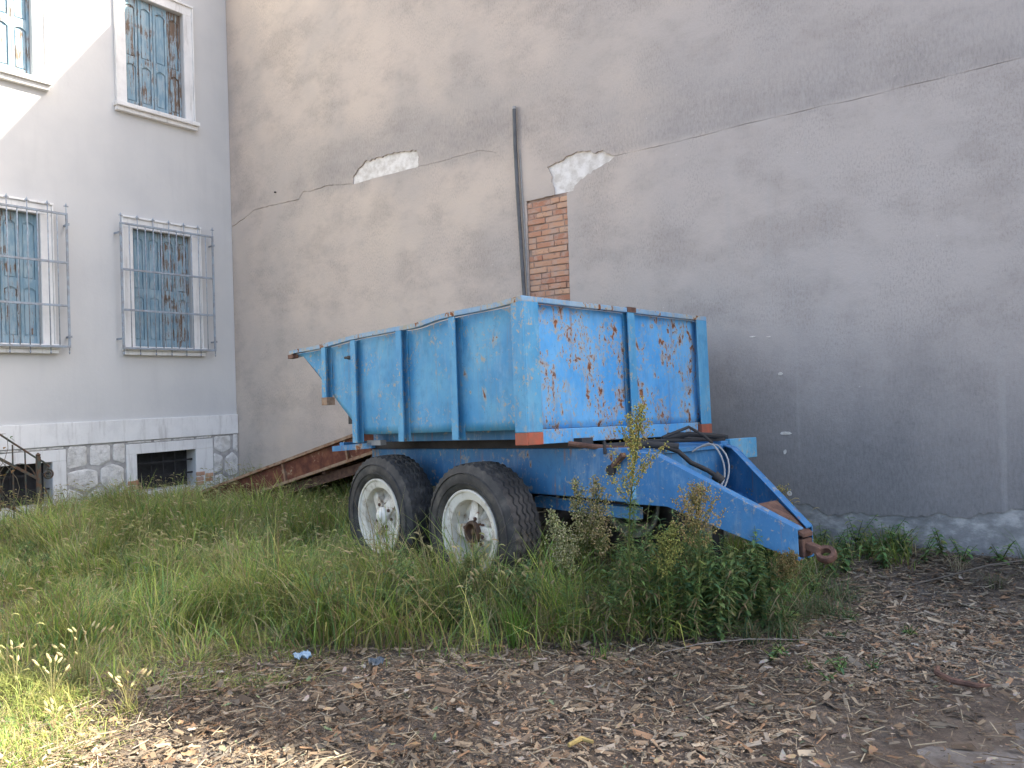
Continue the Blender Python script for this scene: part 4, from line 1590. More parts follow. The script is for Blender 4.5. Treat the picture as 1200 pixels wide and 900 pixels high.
    # -------- foxtail stalks with nodding seed heads
    a, w, x, y = sample(9000, .1, 5.6, .2, 8.8)
    e = lerp_edge(a) + (vnoise(x, y, 2.3) - .5) * .5
    lx, ly = under_trailer(x, y)
    under = (lx > -2.7) & (lx < .6) & (ly > -.05) & (ly < 2.3)
    dens = sstep(.0, -.4, w - e) * (.25 + .75 * vnoise(x, y, 1.3)) * (.35 + .65 * sstep(4.4, 3.8, a)) * np.where(w > 6.2, .8, 1)
    keep = (rng.random(len(x)) < dens * .75) & ~under
    a, w, x, y = a[keep], w[keep], x[keep], y[keep]
    n = len(x)
    h = rng.uniform(.26, .52, n) * (.75 + .5 * vnoise(x, y, 1.5)) * np.where(a > 4.2, .75, 1)
    az = rng.uniform(0, 2 * np.pi, n)
    lean = rng.uniform(.05, .35, n)
    z = ground_z(x, y)
    V = np.zeros((n, 4, 2, 3), np.float32)
    for k in range(4):
        t = k / 3
        for s, sg in enumerate((-1, 1)):
            V[:, k, s, 0] = x + np.cos(az) * h * lean * t ** 2 - sg * np.sin(az) * .0012
            V[:, k, s, 1] = y + np.sin(az) * h * lean * t ** 2 + sg * np.cos(az) * .0012
            V[:, k, s, 2] = z + h * t
    base = (np.arange(n) * 8)[:, None, None]
    F = (base + np.array([[0, 1, 3, 2], [2, 3, 5, 4], [4, 5, 7, 6]])[None]).reshape(-1, 4)
    sc = np.array([(.24, .22, .09)]) * rng.uniform(.7, 1.2, (n, 1))
    C = np.repeat(sc, 8, axis=0)
    hd = np.where(rng.random((n, 1)) < .35, np.array([(.42, .34, .18)]), np.array([(.34, .33, .13)])) * rng.uniform(.75, 1.2, (n, 1))
    sp = spindles(x + np.cos(az) * h * lean, y + np.sin(az) * h * lean, z + h, np.cos(az), np.sin(az), rng.uniform(.06, .11, n), rng.uniform(.0045, .008, n), hd)
    v, f, c = join([(V.reshape(-1, 3), F, C), sp])
    o = bpy.data.objects.new('foxtail_grass', np_mesh('foxtail_grass', v, 4, f, c, 'plant'))
    put(o, label='tall foxtail grass with nodding pale seed heads in the meadow', cat='grass', kind='stuff')


build_grass()


# ------------------------------------------------------------------ leaves and single plants
def leaf_quads(p, d, n, L, Wd, curl=.25, fold=.2):
    """one leaf: two folded halves, three steps long"""
    p, d = Vector(p), Vector(d).normalized()
    sd = d.cross(Vector(n))
    if sd.length < 1e-4:
        sd = d.cross(Vector((1, 0, 0)))
    sd.normalize()
    up = sd.cross(d).normalized()
    ts = (0, .3, .65, 1)
    ws = (.12, 1, .75, .05)
    vs = []
    for t, w_ in zip(ts, ws):
        c = p + d * (L * t) - up * (curl * L * t * t)
        vs += [c - sd * (Wd * .5 * w_) + up * (fold * Wd * w_ * .5), c, c + sd * (Wd * .5 * w_) + up * (fold * Wd * w_ * .5)]
    fs = []
    for k in range(3):
        b = k * 3
        fs += [(b, b + 1, b + 4, b + 3), (b + 1, b + 2, b + 5, b + 4)]
    return [tuple(v) for v in vs], fs


class PL:
    """one part of a plant: vertices, quads, colours"""

    def __init__(s):
        s.v, s.f, s.c = [], [], []

    def add(s, vs, fs, c):
        o = len(s.v)
        s.v += vs
        s.f += [tuple(i + o for i in f) for f in fs]
        s.c += [c] * len(vs)

    def leaf(s, p, d, L, W, c, curl=.25, n=(0, 0, 1), fold=.2):
        vs, fs = leaf_quads(p, d, n, L, W, curl, fold)
        s.add(vs, fs, c)

    def stem(s, pts, r0, r1, c, n=5):
        m = MB()
        k = len(pts)
        m.tube(pts, [r0 + (r1 - r0) * i / (k - 1) for i in range(k)], n, False)
        s.add(m.v, m.f, c)

    def bud(s, p, r, c):
        x, y, z = p
        s.add([(x + r, y, z), (x, y + r, z), (x - r, y, z), (x, y - r, z), (x, y, z + r * 1.3), (x, y, z - r)],
              [(0, 1, 4, 4), (1, 2, 4, 4), (2, 3, 4, 4), (3, 0, 4, 4), (1, 0, 5, 5), (2, 1, 5, 5), (3, 2, 5, 5), (0, 3, 5, 5)], c)

    def build(s, name, parent, mat='plant'):
        me = bpy.data.meshes.new(name)
        me.from_pydata(s.v, [], [tuple(dict.fromkeys(f)) for f in s.f])
        at = me.color_attributes.new('Col', 'FLOAT_COLOR', 'POINT')
        c4 = np.ones((len(s.v), 4), np.float32)
        c4[:, :3] = np.array(s.c)
        at.data.foreach_set('color', c4.ravel())
        me.materials.append(MATS[mat])
        return put(bpy.data.objects.new(name, me), parent, kind=None if name == 'stem' else 'stuff')


def vary(c, rr, k=.25):
    s = rr.uniform(1 - k, 1 + k)
    return tuple(q * s * rr.uniform(.92, 1.08) for q in c)


def horseweed(x, y, H, label, seed, lean=(0, 0), bloom=(.26, .24, .055), bloom2=(.30, .20, .06), head=.40, spread=.15, leaves=150, group=None, zb=None, stemc=(.12, .15, .045)):
    rr = random.Random(seed)
    z0 = float(ground_z(x, y)) if zb is None else zb
    root = empty('flowering_weed', (x, y, z0), 0, label=label, cat='weed', group=group)
    path = lambda t: Vector((lean[0] * t * t + .012 * math.sin(t * 7 + seed), lean[1] * t * t + .012 * math.cos(t * 6 + seed), H * t))
    st, lf, fl = PL(), PL(), PL()
    st.stem([path(k / 12) for k in range(13)], .007, .0022, vary(stemc, rr, .1), 6)
    for k in range(leaves):
        t = rr.uniform(.08, 1 - head * .75)
        an = rr.uniform(0, 2 * math.pi)
        up = rr.uniform(.1, .9)
        d = Vector((math.cos(an), math.sin(an), up))
        dead = t < .3 and rr.random() < .5
        c = vary((.25, .20, .10) if dead else rr.choice([(.14, .22, .06), (.18, .24, .07), (.11, .19, .065)]), rr)
        lf.leaf(path(t), d, rr.uniform(.05, .105) * (1.1 - .4 * t), rr.uniform(.006, .012), c, rr.uniform(.1, .5) + (.6 if dead else 0))
    for k in range(int(46 * head / .4)):
        u = (k + rr.random()) / (46 * head / .4)
        t = 1 - head + head * u
        L = spread * (.35 + .9 * math.sin(math.pi * min(1, .18 + u * .82)) ** .8) * (1.05 - .75 * u) * rr.uniform(.7, 1.2)
        an = rr.uniform(0, 2 * math.pi)
        p0 = path(t)
        d = Vector((math.cos(an), math.sin(an), rr.uniform(.8, 1.9))).normalized()
        mid = p0 + d * L * .55
        tip = p0 + d * L + Vector((0, 0, L * rr.uniform(-.05, .25)))
        st.stem([p0, mid, tip], .0016, .0007, vary((.15, .17, .05), rr), 4)
        nb = int(8 + 125 * L)
        for q in range(nb):
            s = rr.uniform(.2, 1.0)
            base = p0.lerp(mid, s * 2) if s < .5 else mid.lerp(tip, s * 2 - 1)
            off = Vector((rr.gauss(0, 1), rr.gauss(0, 1), rr.gauss(0, 1))) * (.007 + .008 * s)
            c = vary(bloom if rr.random() < .68 else bloom2, rr, .35)
            fl.bud(tuple(base + off), rr.uniform(.003, .0066), c)
        for q in range(3):
            lf.leaf(p0.lerp(tip, rr.uniform(0, .6)), d + Vector((rr.uniform(-.6, .6), rr.uniform(-.6, .6), 0)), rr.uniform(.015, .035), .005, vary((.11, .16, .05), rr), .2)
    st.build('stem', root)
    lf.build('leaves', root)
    fl.build('flower_head', root)
    return root


horseweed(.66, 4.60, 1.45, 'tallest flowering weed with yellow plume rising before the trailer front', 1, (.10, -.03), (.40, .38, .11), (.42, .32, .10), .42, .26, 240)
horseweed(.42, 4.74, 1.00, 'slim weed with pale seed plume between front tyre and tallest yellow plume', 2, (-.06, 0), (.31, .31, .14), (.38, .34, .20), .50, .14, 120)
horseweed(.50, 4.66, 1.01, 'slim weed with brownish seed plume right beside the tallest yellow plume', 3, (-.01, .02), (.33, .30, .14), (.40, .33, .20), .50, .15, 120)
horseweed(.30, 4.60, .84, 'small slim weed with whitish seed plume close to the front tyre tread', 4, (-.08, 0), (.29, .31, .15), (.37, .36, .23), .50, .13, 110)
horseweed(1.07, 4.62, .94, 'bushy weed with golden brown flower head before the near drawbar beam', 5, (.05, 0), (.38, .32, .13), (.40, .28, .13), .42, .26, 100)
horseweed(.88, 4.62, .72, 'short weed with yellow green plume beside the nettles', 6, (.06, 0), (.31, .33, .09), (.34, .33, .10), .46, .17, 100)
horseweed(1.90, 5.75, .76, 'wispy weed with yellow flowers behind the drawbar tip', 7, (.04, -.02), (.38, .33, .10), (.40, .30, .11), .46, .26, 60)
horseweed(1.62, 4.72, .50, 'low sprawling weed with dull gold flowers under the drawbar end', 8, (.06, 0), (.24, .20, .08), (.28, .19, .08), .40, .13, 50)
horseweed(-.36, 5.02, .46, 'small leafy weed sprouting in front of the front wheel hub', 9, (.03, .1), (.17, .20, .06), (.2, .2, .08), .5, .06, 60)



def nettle(x, y, H, seed, label, group, dark=1.0, name='nettle_plant', L0=.075, spread=.0):
    rr = random.Random(seed)
    z0 = float(ground_z(x, y))
    root = empty(name, (x, y, z0), 0, label=label, cat='plant', group=group)
    st, lf = PL(), PL()
    for s in range(rr.randint(3, 5)):
        an = rr.uniform(0, 6.28)
        ln = rr.uniform(.05, .32) + spread
        h = H * rr.uniform(.6, 1.05)
        path = lambda t: Vector((math.cos(an) * ln * h * t ** 1.5, math.sin(an) * ln * h * t ** 1.5, h * t))
        st.stem([path(k / 7) for k in range(8)], .0045, .0018, vary((.10, .14, .045), rr), 5)
        n = int(h / .026)
        for k in range(n):
            t = .08 + .92 * k / n
            a2 = k * 1.62 + rr.uniform(-.3, .3)
            for sg in (0, math.pi):
                d = Vector((math.cos(a2 + sg), math.sin(a2 + sg), rr.uniform(-.1, .55)))
                L = L0 * rr.uniform(.65, 1.15) * (1.0 - .45 * abs(t - .45))
                c = vary(rr.choice([(.11, .205, .07), (.15, .25, .085), (.18, .27, .09), (.09, .18, .08), (.22, .24, .08)]), rr)
                lf.leaf(path(t), d, L, L * rr.uniform(.38, .52), tuple(q * dark for q in c), rr.uniform(.2, .6))
    st.build('stem', root)
    lf.build('leaves', root)


nsp = [(1.00, 4.85), (1.12, 4.80), (1.25, 4.95), (1.36, 4.90), (1.16, 5.02), (.95, 5.00), (1.42, 5.08), (.84, 4.84), (1.28, 4.76), (1.50, 4.98), (1.05, 4.70), (.72, 4.95), (.80, 5.15), (1.58, 5.12), (1.40, 4.76), (1.20, 4.66), (.92, 4.74), (1.33, 5.15), (1.52, 4.82), (1.10, 4.92), (1.66, 5.0), (.64, 5.1)]
for i, (x, y) in enumerate(nsp):
    nettle(x, y, random.uniform(.48, .72), 100 + i, 'dark green leafy nettle in the thicket under the near drawbar beam', 'nettles under the drawbar', L0=.07)


def leafy_stem(x, y, H, seed, label, group, c=((.14, .23, .08), (.18, .27, .085), (.23, .27, .10), (.11, .20, .09))):
    rr = random.Random(seed)
    z0 = float(ground_z(x, y))
    root = empty('leafy_weed', (x, y, z0), 0, label=label, cat='weed', group=group)
    st, lf = PL(), PL()
    an = rr.uniform(0, 6.28)
    ln = rr.uniform(.02, .38) * H
    path = lambda t: Vector((math.cos(an) * ln * t * t + .02 * math.sin(t * 8 + seed), math.sin(an) * ln * t * t + .02 * math.cos(t * 7 + seed), H * t))
    stems = [(path, 1.0)]
    st.stem([path(k / 9) for k in range(10)], .005, .0016, vary((.14, .17, .07), rr), 5)
    for b in range(rr.randint(2, 5)):
        t0 = rr.uniform(.3, .75)
        a2 = rr.uniform(0, 6.28)
        L = H * rr.uniform(.18, .38)
        p0 = path(t0)
        pb = lambda t, p0=p0, a2=a2, L=L: p0 + Vector((math.cos(a2) * L * .55 * t, math.sin(a2) * L * .55 * t, L * t * .85))
        st.stem([pb(k / 4) for k in range(5)], .003, .001, vary((.14, .17, .07), rr), 4)
        stems.append((pb, .6))
    for pf, k in stems:
        for q in range(int(95 * H * k)):
            t = rr.uniform(.06 if k == 1 else .1, 1)
            a3 = rr.uniform(0, 6.28)
            dead = rr.random() < (.35 if t < .35 else .06)
            cc = vary((.30, .23, .13) if dead else rr.choice(c), rr)
            lf.leaf(pf(t), (math.cos(a3), math.sin(a3), rr.uniform(-.2, 1.0)), rr.uniform(.03, .085) * (1.15 - .5 * t), rr.uniform(.006, .015), cc, rr.uniform(.1, .7) + (.7 if dead else 0))
    st.build('stem', root)
    lf.build('leaves', root)


rl = random.Random(91)
for i in range(30):
    a = rl.uniform(2.9, 3.95)
    w = float(lerp_edge(a)) - rl.uniform(.1, 1.3)
    if w < 6.0:
        w = rl.uniform(6.2, 7.4)
    x, y = aw_xy(a, w)
    leafy_stem(x, y, rl.uniform(.28, .58), 500 + i, 'slender green leafy weed standing in the grass before the wheels', 'slender weeds before the wheels')
for i in range(16):
    x, y = rl.uniform(.62, 1.75), rl.uniform(4.60, 5.1)
    leafy_stem(x, y, rl.uniform(.45, .85) * (1.0 if x < 1.35 else .7), 560 + i, 'narrow leaved green weed growing up through the nettles by the drawbar', 'narrow leaved weeds in the nettles')
for i in range(44):
    x, y = aw_xy(rl.uniform(1.3, 4.4), rl.uniform(.6, 5.4))
    leafy_stem(x, y, rl.uniform(.18, .42), 600 + i, 'leafy weed standing in the meadow between house and trailer', 'leafy weeds in the meadow')
lows = [(.15, .25, 9.05), (.14, .40, 9.35), (.18, .22, 9.55), (.12, .42, 9.75), (.22, .18, 8.85), (.12, .30, 10.0), (.16, .55, 9.1), (.11, .6, 9.5), (.10, .22, 10.25), (.13, .75, 9.25), (.2, .16, 9.2), (.2, .3, 9.45), (.16, .2, 9.85), (.18, .35, 9.6), (.14, .28, 8.95), (.15, .45, 9.2)]
for i, (h, a, w) in enumerate(lows):
    x, y = aw_xy(a, w)
    nettle(x, y, h + .10, 200 + i, 'low leafy weed growing along the foot of the tall wall', 'low weeds along the tall wall', 1.15, 'low_weed', .07, .35)
for i, (a, w) in enumerate([(.9, 9.2), (1.3, 9.15), (1.75, 9.15), (2.1, 9.2), (1.5, 8.8), (2.0, 8.75), (2.35, 9.25), (1.1, 8.9)]):
    x, y = aw_xy(a, w)
    nettle(x, y, .20, 300 + i, 'small leafy weed among chips right of the nettles and below the towing eye', 'small weeds by the towing eye', 1.1, 'low_weed', .06, .4)
for i in range(12):
    x, y = aw_xy(rl.uniform(1.7, 3.1), rl.uniform(9.15, 9.95))
    nettle(x, y, rl.uniform(.05, .11), 340 + i, 'tiny green weed sprouting from the chips between nettles and drive', 'tiny weeds in the chips', 1.0, 'low_weed', .045, .6)
for i, (a, w) in enumerate([(.35, .5), (.5, 1.7), (.9, .35), (1.6, .3), (2.3, .25), (2.9, .45), (3.4, .6)]):
    x, y = aw_xy(a, w)
    nettle(x, y, .26, 400 + i, 'leafy weed standing in the grass at the foot of the house', 'weeds along the house', 1.1, 'low_weed', .06, .2)


def tuft(x, y, H, n, label, seed, c=((.10, .19, .03), (.13, .22, .035)), wd=.007, heads=0, lean=.5, headc=(.42, .38, .20), sp=.025):
    rr = random.Random(seed)
    z0 = float(ground_z(x, y)) - .005
    root = empty('grass_tuft', (x, y, z0), 0, label=label, cat='grass')
    lf = PL()
    for k in range(n):
        an = rr.uniform(0, 6.28)
        h = H * rr.uniform(.5, 1.1)
        ln = rr.uniform(.1, lean) * h
        p0 = Vector((rr.gauss(0, sp), rr.gauss(0, sp), 0))
        sd = Vector((-math.sin(an), math.cos(an), 0)) * wd * .5
        vs = []
        for q in range(6):
            t = q / 5
            c_ = p0 + Vector((math.cos(an) * ln * t ** 1.7 * 1.3, math.sin(an) * ln * t ** 1.7 * 1.3, h * (t - .42 * lean * t ** 3)))
            wq = (1 - t) ** .6
            vs += [tuple(c_ - sd * wq), tuple(c_ + sd * wq)]
        lf.add(vs, [(2 * q, 2 * q + 1, 2 * q + 3, 2 * q + 2) for q in range(5)], vary(rr.choice(c), rr))
    lf.build('blades', root)
    if heads:
        hd = PL()
        for k in range(heads):
            an = rr.uniform(0, 6.28)
            h = H * rr.uniform(.9, 1.5)
            ln = rr.uniform(.05, .5) * h
            pts = [Vector((math.cos(an) * ln * t * t, math.sin(an) * ln * t * t, h * t)) for t in (0, .35, .7, 1)]
            hd.stem(pts, .0016, .001, vary((.30, .28, .12), rr), 4)
            tip = pts[-1]
            m = MB()
            d = Vector((math.cos(an) * .6, math.sin(an) * .6, .6))
            m.tube([tip + d * .045 * t for t in (0, .2, .5, .8, 1)], [.002, .0065, .007, .005, .001], 6, False)
            hd.add(m.v, m.f, vary(headc, rr, .15))
        hd.build('seed_heads', root)
    return root


tuft(-.02, 4.62, .42, 60, 'bright green grass tuft at the chip edge before the front wheel', 31, wd=.008)
tuft(.14, 4.72, .36, 40, 'dry straw tuft at the foot of the front tyre tread', 45, ((.34, .28, .17), (.26, .21, .12), (.16, .19, .07)), .005, 8, .7)
tuft(-.02 - .08, 4.80, .40, 40, 'half dry grass tuft before the front tyre', 46, ((.30, .25, .14), (.14, .20, .06)), .006, 8, .7)
tuft(.47, 4.38, .13, 26, 'short vivid green grass tuft alone in the chips below the flowering weeds', 32)
tuft(-.42, 5.08, .55, 16, 'tall broad bladed grass clump crossing the front wheel rim', 33, ((.09, .15, .06), (.11, .17, .06)), .013, 3, .9)
tuft(-.62, 5.15, .46, 18, 'broad bladed grass clump between the two wheels', 34, ((.09, .15, .06), (.12, .17, .06)), .011, 2, .9)
tuft(-1.97, 3.86, .16, 40, 'sunlit foxtail tuft with pale heads at the shadow edge', 35, ((.16, .20, .05), (.26, .24, .08)), .005, 12, .7)
tuft(-2.40, 4.22, .22, 36, 'foxtail tuft with bright heads beside the sunlit grass clump', 36, ((.14, .19, .05), (.2, .2, .07)), .005, 12, .6)
tuft(-2.42, 3.98, .17, 420, 'dense low sunlit grass clump at the edge of the wall shadow', 37, ((.26, .28, .08), (.34, .32, .11), (.20, .24, .06)), .005, 14, 1.2, sp=.10)
tuft(-2.22, 3.66, .11, 420, 'flat yellowed grass clump lying in the sun', 38, ((.36, .33, .13), (.30, .30, .10)), .005, 6, 1.4, sp=.13)
tuft(-2.74, 4.18, .18, 360, 'yellow green sunlit grass clump beside the low dense one', 39, ((.26, .28, .08), (.22, .26, .07)), .005, 12, 1.1, sp=.11)
tuft(1.38, 4.60, .30, 60, 'drooping dark grass tuft below the end of the drawbar', 40, ((.055, .10, .05), (.08, .12, .05), (.2, .17, .09)), .006, 0, 1.3)
tuft(1.72, 4.95, .28, 70, 'drooping blue green grass tuft under the towing eye', 41, ((.055, .10, .05), (.08, .12, .05), (.16, .15, .08)), .006, 0, 1.3)
for i in range(9):
    x_, y_ = aw_xy(rl.uniform(1.3, 2.5), rl.uniform(8.85, 9.45))
    o_ = tuft(x_, y_, rl.uniform(.18, .32), 55, 'drooping mixed green grass tuft on the chips between nettles and towing eye', 70 + i, ((.10, .17, .075), (.13, .20, .08), (.24, .21, .12)), .006, 0, 1.4, sp=.05)
    o_['group'] = 'drooping tufts by the towing eye'
x_, y_ = aw_xy(.45, 9.98)
tuft(x_, y_, .26, 46, 'dry straw coloured grass tuft near the foot of the tall wall', 42, ((.36, .31, .20), (.28, .23, .15)), .004, 0, 1.4)
x_, y_ = aw_xy(.75, 10.25)
tuft(x_, y_, .24, 70, 'grey dry stalk tangle on the chips beside the tall wall', 43, ((.22, .19, .14), (.16, .14, .10), (.10, .13, .05)), .004, 0, 1.5)
x_, y_ = aw_xy(.15, 10.42)
tuft(x_, y_, .38, 20, 'green grass tuft against the wall base at the drive', 44, ((.10, .17, .05), (.12, .18, .06)), .007, 0, .8)


# ------------------------------------------------------------------ wood chips and litter
def box_chips(x, y, z, L, Wd, T, az, tilt, roll_, cols):
    n = len(x)
    c, s = np.cos(az), np.sin(az)
    ux = np.stack([c * np.cos(tilt), s * np.cos(tilt), np.sin(tilt)], -1)
    vx = np.stack([-s, c, np.zeros(n)], -1)
    nz = np.cross(ux, vx)
    v2 = vx * np.cos(roll_)[:, None] + nz * np.sin(roll_)[:, None]
    n2 = np.cross(ux, v2)
    P = np.stack([x, y, z], -1)
    V = np.zeros((n, 8, 3), np.float32)
    k = 0
    for tz in (-1, 1):
        for (su, sv) in ((-1, -1), (1, -1), (1, 1), (-1, 1)):
            jl = rng.uniform(.6, 1.05, n)
            jw = rng.uniform(.35, 1.05, n)
            V[:, k] = P + ux * (su * L * .5 * jl)[:, None] + v2 * (sv * Wd * .5 * jw)[:, None] + n2 * (tz * T * .5)[:, None]
            k += 1
    base = (np.arange(n) * 8)[:, None, None]
    q = np.array([[0, 3, 2, 1], [4, 5, 6, 7], [0, 1, 5, 4], [1, 2, 6, 5], [2, 3, 7, 6], [3, 0, 4, 7]])[None]
    return V.reshape(-1, 3), (base + q).reshape(-1, 4), np.repeat(cols, 8, axis=0)


CHIP = np.array([(.25, .18, .115), (.29, .225, .15), (.17, .12, .078), (.31, .255, .18), (.20, .165, .125), (.12, .09, .063), (.23, .195, .15), (.27, .165, .095)])


def build_chips():
    a, w, x, y = sample(185000, .03, 6.2, 5.0, 11.6)
    e = lerp_edge(a)
    dens = sstep(-.75, .25, w - e) * (.55 + .5 * vnoise(x, y, 2.2)) + .10 * sstep(-2.2, -.6, w - e)
    drive = sstep(9.55, 10.3, w + (a - 3.4) * .36) * sstep(1.6, 2.2, a)
    dens = dens * (1 - .82 * drive)
    keep = (rng.random(len(x)) < dens * .95) & ~in_tyre(x, y)
    a, w, x, y = a[keep], w[keep], x[keep], y[keep]
    n = len(x)
    big = rng.random(n) ** 9
    L = .006 + .018 * rng.random(n) ** 1.6 + .085 * big
    Wd = L * rng.uniform(.14, .45, n)
    T = rng.uniform(.0012, .0035, n)
    pile = .020 * vnoise(x, y, 4.0)
    z = ground_z(x, y) + rng.uniform(0, 1, n) ** 1.5 * .022 + pile + .002
    ci = rng.integers(0, len(CHIP), n)
    cols = CHIP[ci] * rng.uniform(.65, 1.25, (n, 1))
    tone = (.70 + .75 * sstep(.25, .8, vnoise(x + 9, y, 1.2)))[:, None]
    v, f, c = box_chips(x, y, z, L, Wd, T, rng.uniform(0, 6.283, n), rng.normal(0, .22, n), rng.normal(0, .35, n), cols * tone)
    o = bpy.data.objects.new('wood_chips', np_mesh('wood_chips', v, 4, f, c, 'litter'))
    put(o, label='brown and grey wood chips covering the bare ground', cat='wood chips', kind='stuff')
    # fine twigs and stalks
    a, w, x, y = sample(5200, .1, 6.0, 5.6, 11.3)
    keep = rng.random(len(x)) < sstep(-1.0, .3, w - lerp_edge(a)) * .8
    x, y = x[keep], y[keep]
    n = len(x)
    cols = np.array([(.24, .19, .13), (.15, .115, .085), (.36, .31, .22)])[rng.integers(0, 3, n)]
    v, f, c = box_chips(x, y, ground_z(x, y) + .03 + rng.uniform(0, .012, n), rng.uniform(.05, .16, n), rng.uniform(.002, .0045, n), rng.uniform(.002, .004, n),
                        rng.uniform(0, 6.283, n), rng.normal(0, .10, n), np.zeros(n), cols)
    o = bpy.data.objects.new('twig_litter', np_mesh('twig_litter', v, 4, f, c, 'litter'))
    put(o, label='thin twigs and dry stalks strewn over the chips', cat='twigs', kind='stuff')
    # small leaf scraps
    a, w, x, y = sample(5000, .1, 6.0, 5.6, 11.3)
    keep = rng.random(len(x)) < sstep(-1.2, .3, w - lerp_edge(a)) * .75
    x, y = x[keep], y[keep]
    p = PL()
    rr = random.Random(77)
    for xx, yy in zip(x, y):
        an = rr.uniform(0, 6.28)
        L = rr.uniform(.014, .034)
        c = vary(rr.choice([(.27, .20, .13), (.21, .15, .10), (.31, .27, .21), (.17, .19, .11), (.23, .22, .17), (.33, .28, .21)]), rr)
        p.leaf((xx, yy, float(ground_z(xx, yy)) + rr.uniform(.024, .046)), (math.cos(an), math.sin(an), rr.uniform(-.1, .25)), L, L * rr.uniform(.35, .6), c, rr.uniform(-.4, .5), fold=rr.uniform(-.5, .6))
    o = p.build('leaf_scraps', None, 'dry_leaf')
    o['label'] = 'small dry leaf scraps mixed into the wood chips'
    o['category'] = 'leaf litter'
    o['kind'] = 'stuff'


build_chips()


def leaf_mesh(name, L, W, c, seed, curl, fold):
    rr = random.Random(seed)
    n = 9
    vs, fs = [], []
    for i in range(n):
        t = i / (n - 1)
        wv = W * .5 * (math.sin(math.pi * min(1, t * .93 + .05)) ** .75) * (1.15 - .45 * t)
        zc = curl * L * (t - .5) ** 2 + .003 * rr.uniform(-1, 1)
        vs += [(L * (t - .5), -wv, zc + fold * wv + rr.uniform(-.003, .003)), (L * (t - .5), 0, zc), (L * (t - .5), wv, zc + fold * wv * .7 + rr.uniform(-.003, .003))]
    for i in range(n - 1):
        b = i * 3
        fs += [(b, b + 1, b + 4, b + 3), (b + 1, b + 2, b + 5, b + 4)]
    m = PL()
    m.add(vs, fs, c)
    me = bpy.data.meshes.new(name)
    me.from_pydata(m.v, [], m.f)
    at = me.color_attributes.new('Col', 'FLOAT_COLOR', 'POINT')
    c4 = np.ones((len(vs), 4), np.float32)
    c4[:, :3] = np.array([tuple(q * rr.uniform(.85, 1.15) for q in c) for _ in vs])
    at.data.foreach_set('color', c4.ravel())
    me.polygons.foreach_set('use_smooth', [True] * len(fs))
    me.materials.append(MATS['dry_leaf'])
    return me


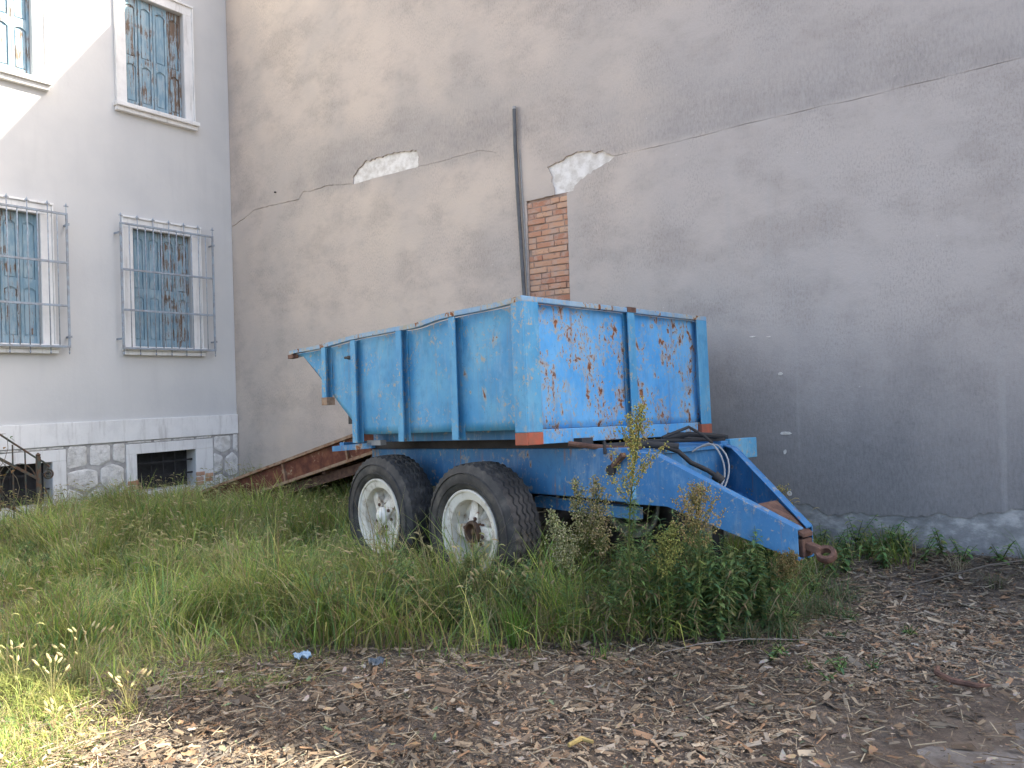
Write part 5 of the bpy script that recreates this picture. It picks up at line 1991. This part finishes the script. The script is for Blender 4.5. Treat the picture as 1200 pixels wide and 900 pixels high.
def build_leaves():
    rr = random.Random(55)
    kinds = [('brown curled dry leaf lying on the wood chips', (.30, .19, .11)), ('pale grey dry leaf lying on the wood chips', (.36, .33, .275)),
             ('fallen green leaf lying on the wood chips', (.17, .22, .12)), ('tan dry leaf lying on the wood chips', (.40, .30, .18))]
    meshes = [[leaf_mesh('fallen_leaf', rr.uniform(.045, .085), rr.uniform(.018, .034), c, 10 * k + j, rr.uniform(-.8, 1.2), rr.uniform(.1, .7)) for j in range(4)] for k, (l, c) in enumerate(kinds)]
    cnt = 0
    while cnt < 100:
        a, w = rr.uniform(.5, 5.6), rr.uniform(6.4, 10.7)
        if w - float(lerp_edge(a)) < rr.uniform(-.25, .5):
            continue
        x, y = aw_xy(a, w)
        if y < 3 or abs(x) > .68 * y:
            continue
        k = rr.choices((0, 1, 2, 3), (4, 4, 1, 3))[0]
        o = bpy.data.objects.new('fallen_leaf', rr.choice(meshes[k]))
        o.location = (x, y, float(ground_z(x, y)) + .042)
        o.rotation_euler = (rr.uniform(-.25, .25), rr.uniform(-.25, .25), rr.uniform(0, 6.28))
        put(o, None, kinds[k][0], 'leaf', kinds[k][0].replace(' lying on the wood chips', '') + 's on the chips')
        cnt += 1

    def stick(name, label, pts, r, mat, cat, n=7):
        x, y = pts[0][0], pts[0][1]
        z = float(ground_z(x, y))
        m = MB()
        m.tube([(p[0] - x, p[1] - y, float(ground_z(p[0], p[1])) - z + p[2]) for p in pts], r, n)
        o = m.build(name, mat, None, label=label, cat=cat)
        o.location = (x, y, z)
        return o
    stick('curved_bark_strip', 'curved reddish bark strip lying on the chips near the drive', [(2.20, 4.06, .05), (2.15, 3.98, .06), (2.17, 3.88, .055), (2.26, 3.82, .045), (2.34, 3.84, .04)], [.012, .016, .017, .014, .006], 'rust', 'bark')
    stick('long_stick', 'long thin pale stick lying along the edge of the weeds', [(.82, 4.42, .035), (1.05, 4.50, .05), (1.35, 4.53, .06), (1.80, 4.60, .04)], [.0028, .0036, .0034, .002], 'wood_grey', 'stick')
    stick('fallen_branch', 'grey branch lying on the chips beside the dry tuft', [aw_xy(.95, 9.75) + (.04,), aw_xy(.75, 9.95) + (.06,), aw_xy(.55, 10.2) + (.10,), aw_xy(.45, 10.5) + (.14,)], [.004, .006, .006, .004], 'dark_wood', 'branch')
    stick('bamboo_stub', 'short yellow stick stub lying on the chips in the foreground', [(.20, 3.36, .045), (.26, 3.40, .055), (.31, 3.38, .045)], [.010, .012, .008], 'yellow_stick', 'stick')
    # blue plastic scraps
    for (x, y, s, lab) in ((-1.30, 4.60, 1.0, 'crumpled pale blue plastic scrap at the edge of the grass'), (-.83, 4.44, .8, 'crumpled dark grey plastic scrap on the chips below the rear wheel')):
        m = MB()
        n = 7
        rr2 = random.Random(int(s * 10))
        vs = [((i - 3) * .016 * s, (j - 3) * .013 * s, .05 + rr2.uniform(-.016, .022)) for i in range(n) for j in range(n)]
        fs = [(i * n + j, i * n + j + 1, (i + 1) * n + j + 1, (i + 1) * n + j) for i in range(n - 1) for j in range(n - 1)]
        m.add(vs, fs)
        o = m.build('plastic_scrap', 'plastic_blue' if s == 1.0 else 'plastic_grey', None, label=lab, cat='litter')
        o.location = (x, y, float(ground_z(x, y)))
        o.rotation_euler = (0, 0, .6)
    # vine on the stair railing
    x, y = aw_xy(3.45, .83)
    vn = empty('climbing_vine', (x, y, GZ), math.atan2(FD[1], FD[0]), label='sparse climbing vine with a few leaves on the iron stair railing', cat='vine')
    st, lf = PL(), PL()
    for k in range(3):
        pts = [Vector((.25 - .10 * k + .16 * math.sin(t * 5 + k * 2), .02 * math.cos(t * 9), .05 + t * (1.15 - .15 * k))) for t in [q / 9 for q in range(10)]]
        st.stem(pts, .006, .003, (.20, .17, .12), 5)
        for q in range(11):
            p = pts[rr.randint(4, 9)] + Vector((rr.uniform(-.05, .05), rr.uniform(-.02, .04), rr.uniform(-.05, .05)))
            an = rr.uniform(0, 6.28)
            lf.leaf(p, (math.cos(an), math.sin(an), rr.uniform(-.6, .4)), rr.uniform(.04, .07), rr.uniform(.025, .045), vary(rr.choice([(.10, .17, .05), (.24, .15, .06)]), rr), .3)
    st.build('stem', vn)
    lf.build('leaves', vn)


simple('dark_wood', (.16, .135, .11), .9, 0, .4, 12, .3, 50)
simple('yellow_stick', (.42, .31, .11), .8, 0, .3, 20, .2, 40)
simple('plastic_blue', (.28, .40, .52), .4, 0, .3, 30, .2, 60)
simple('plastic_grey', (.08, .10, .12), .45, 0, .3, 30, .2, 60)
build_leaves()
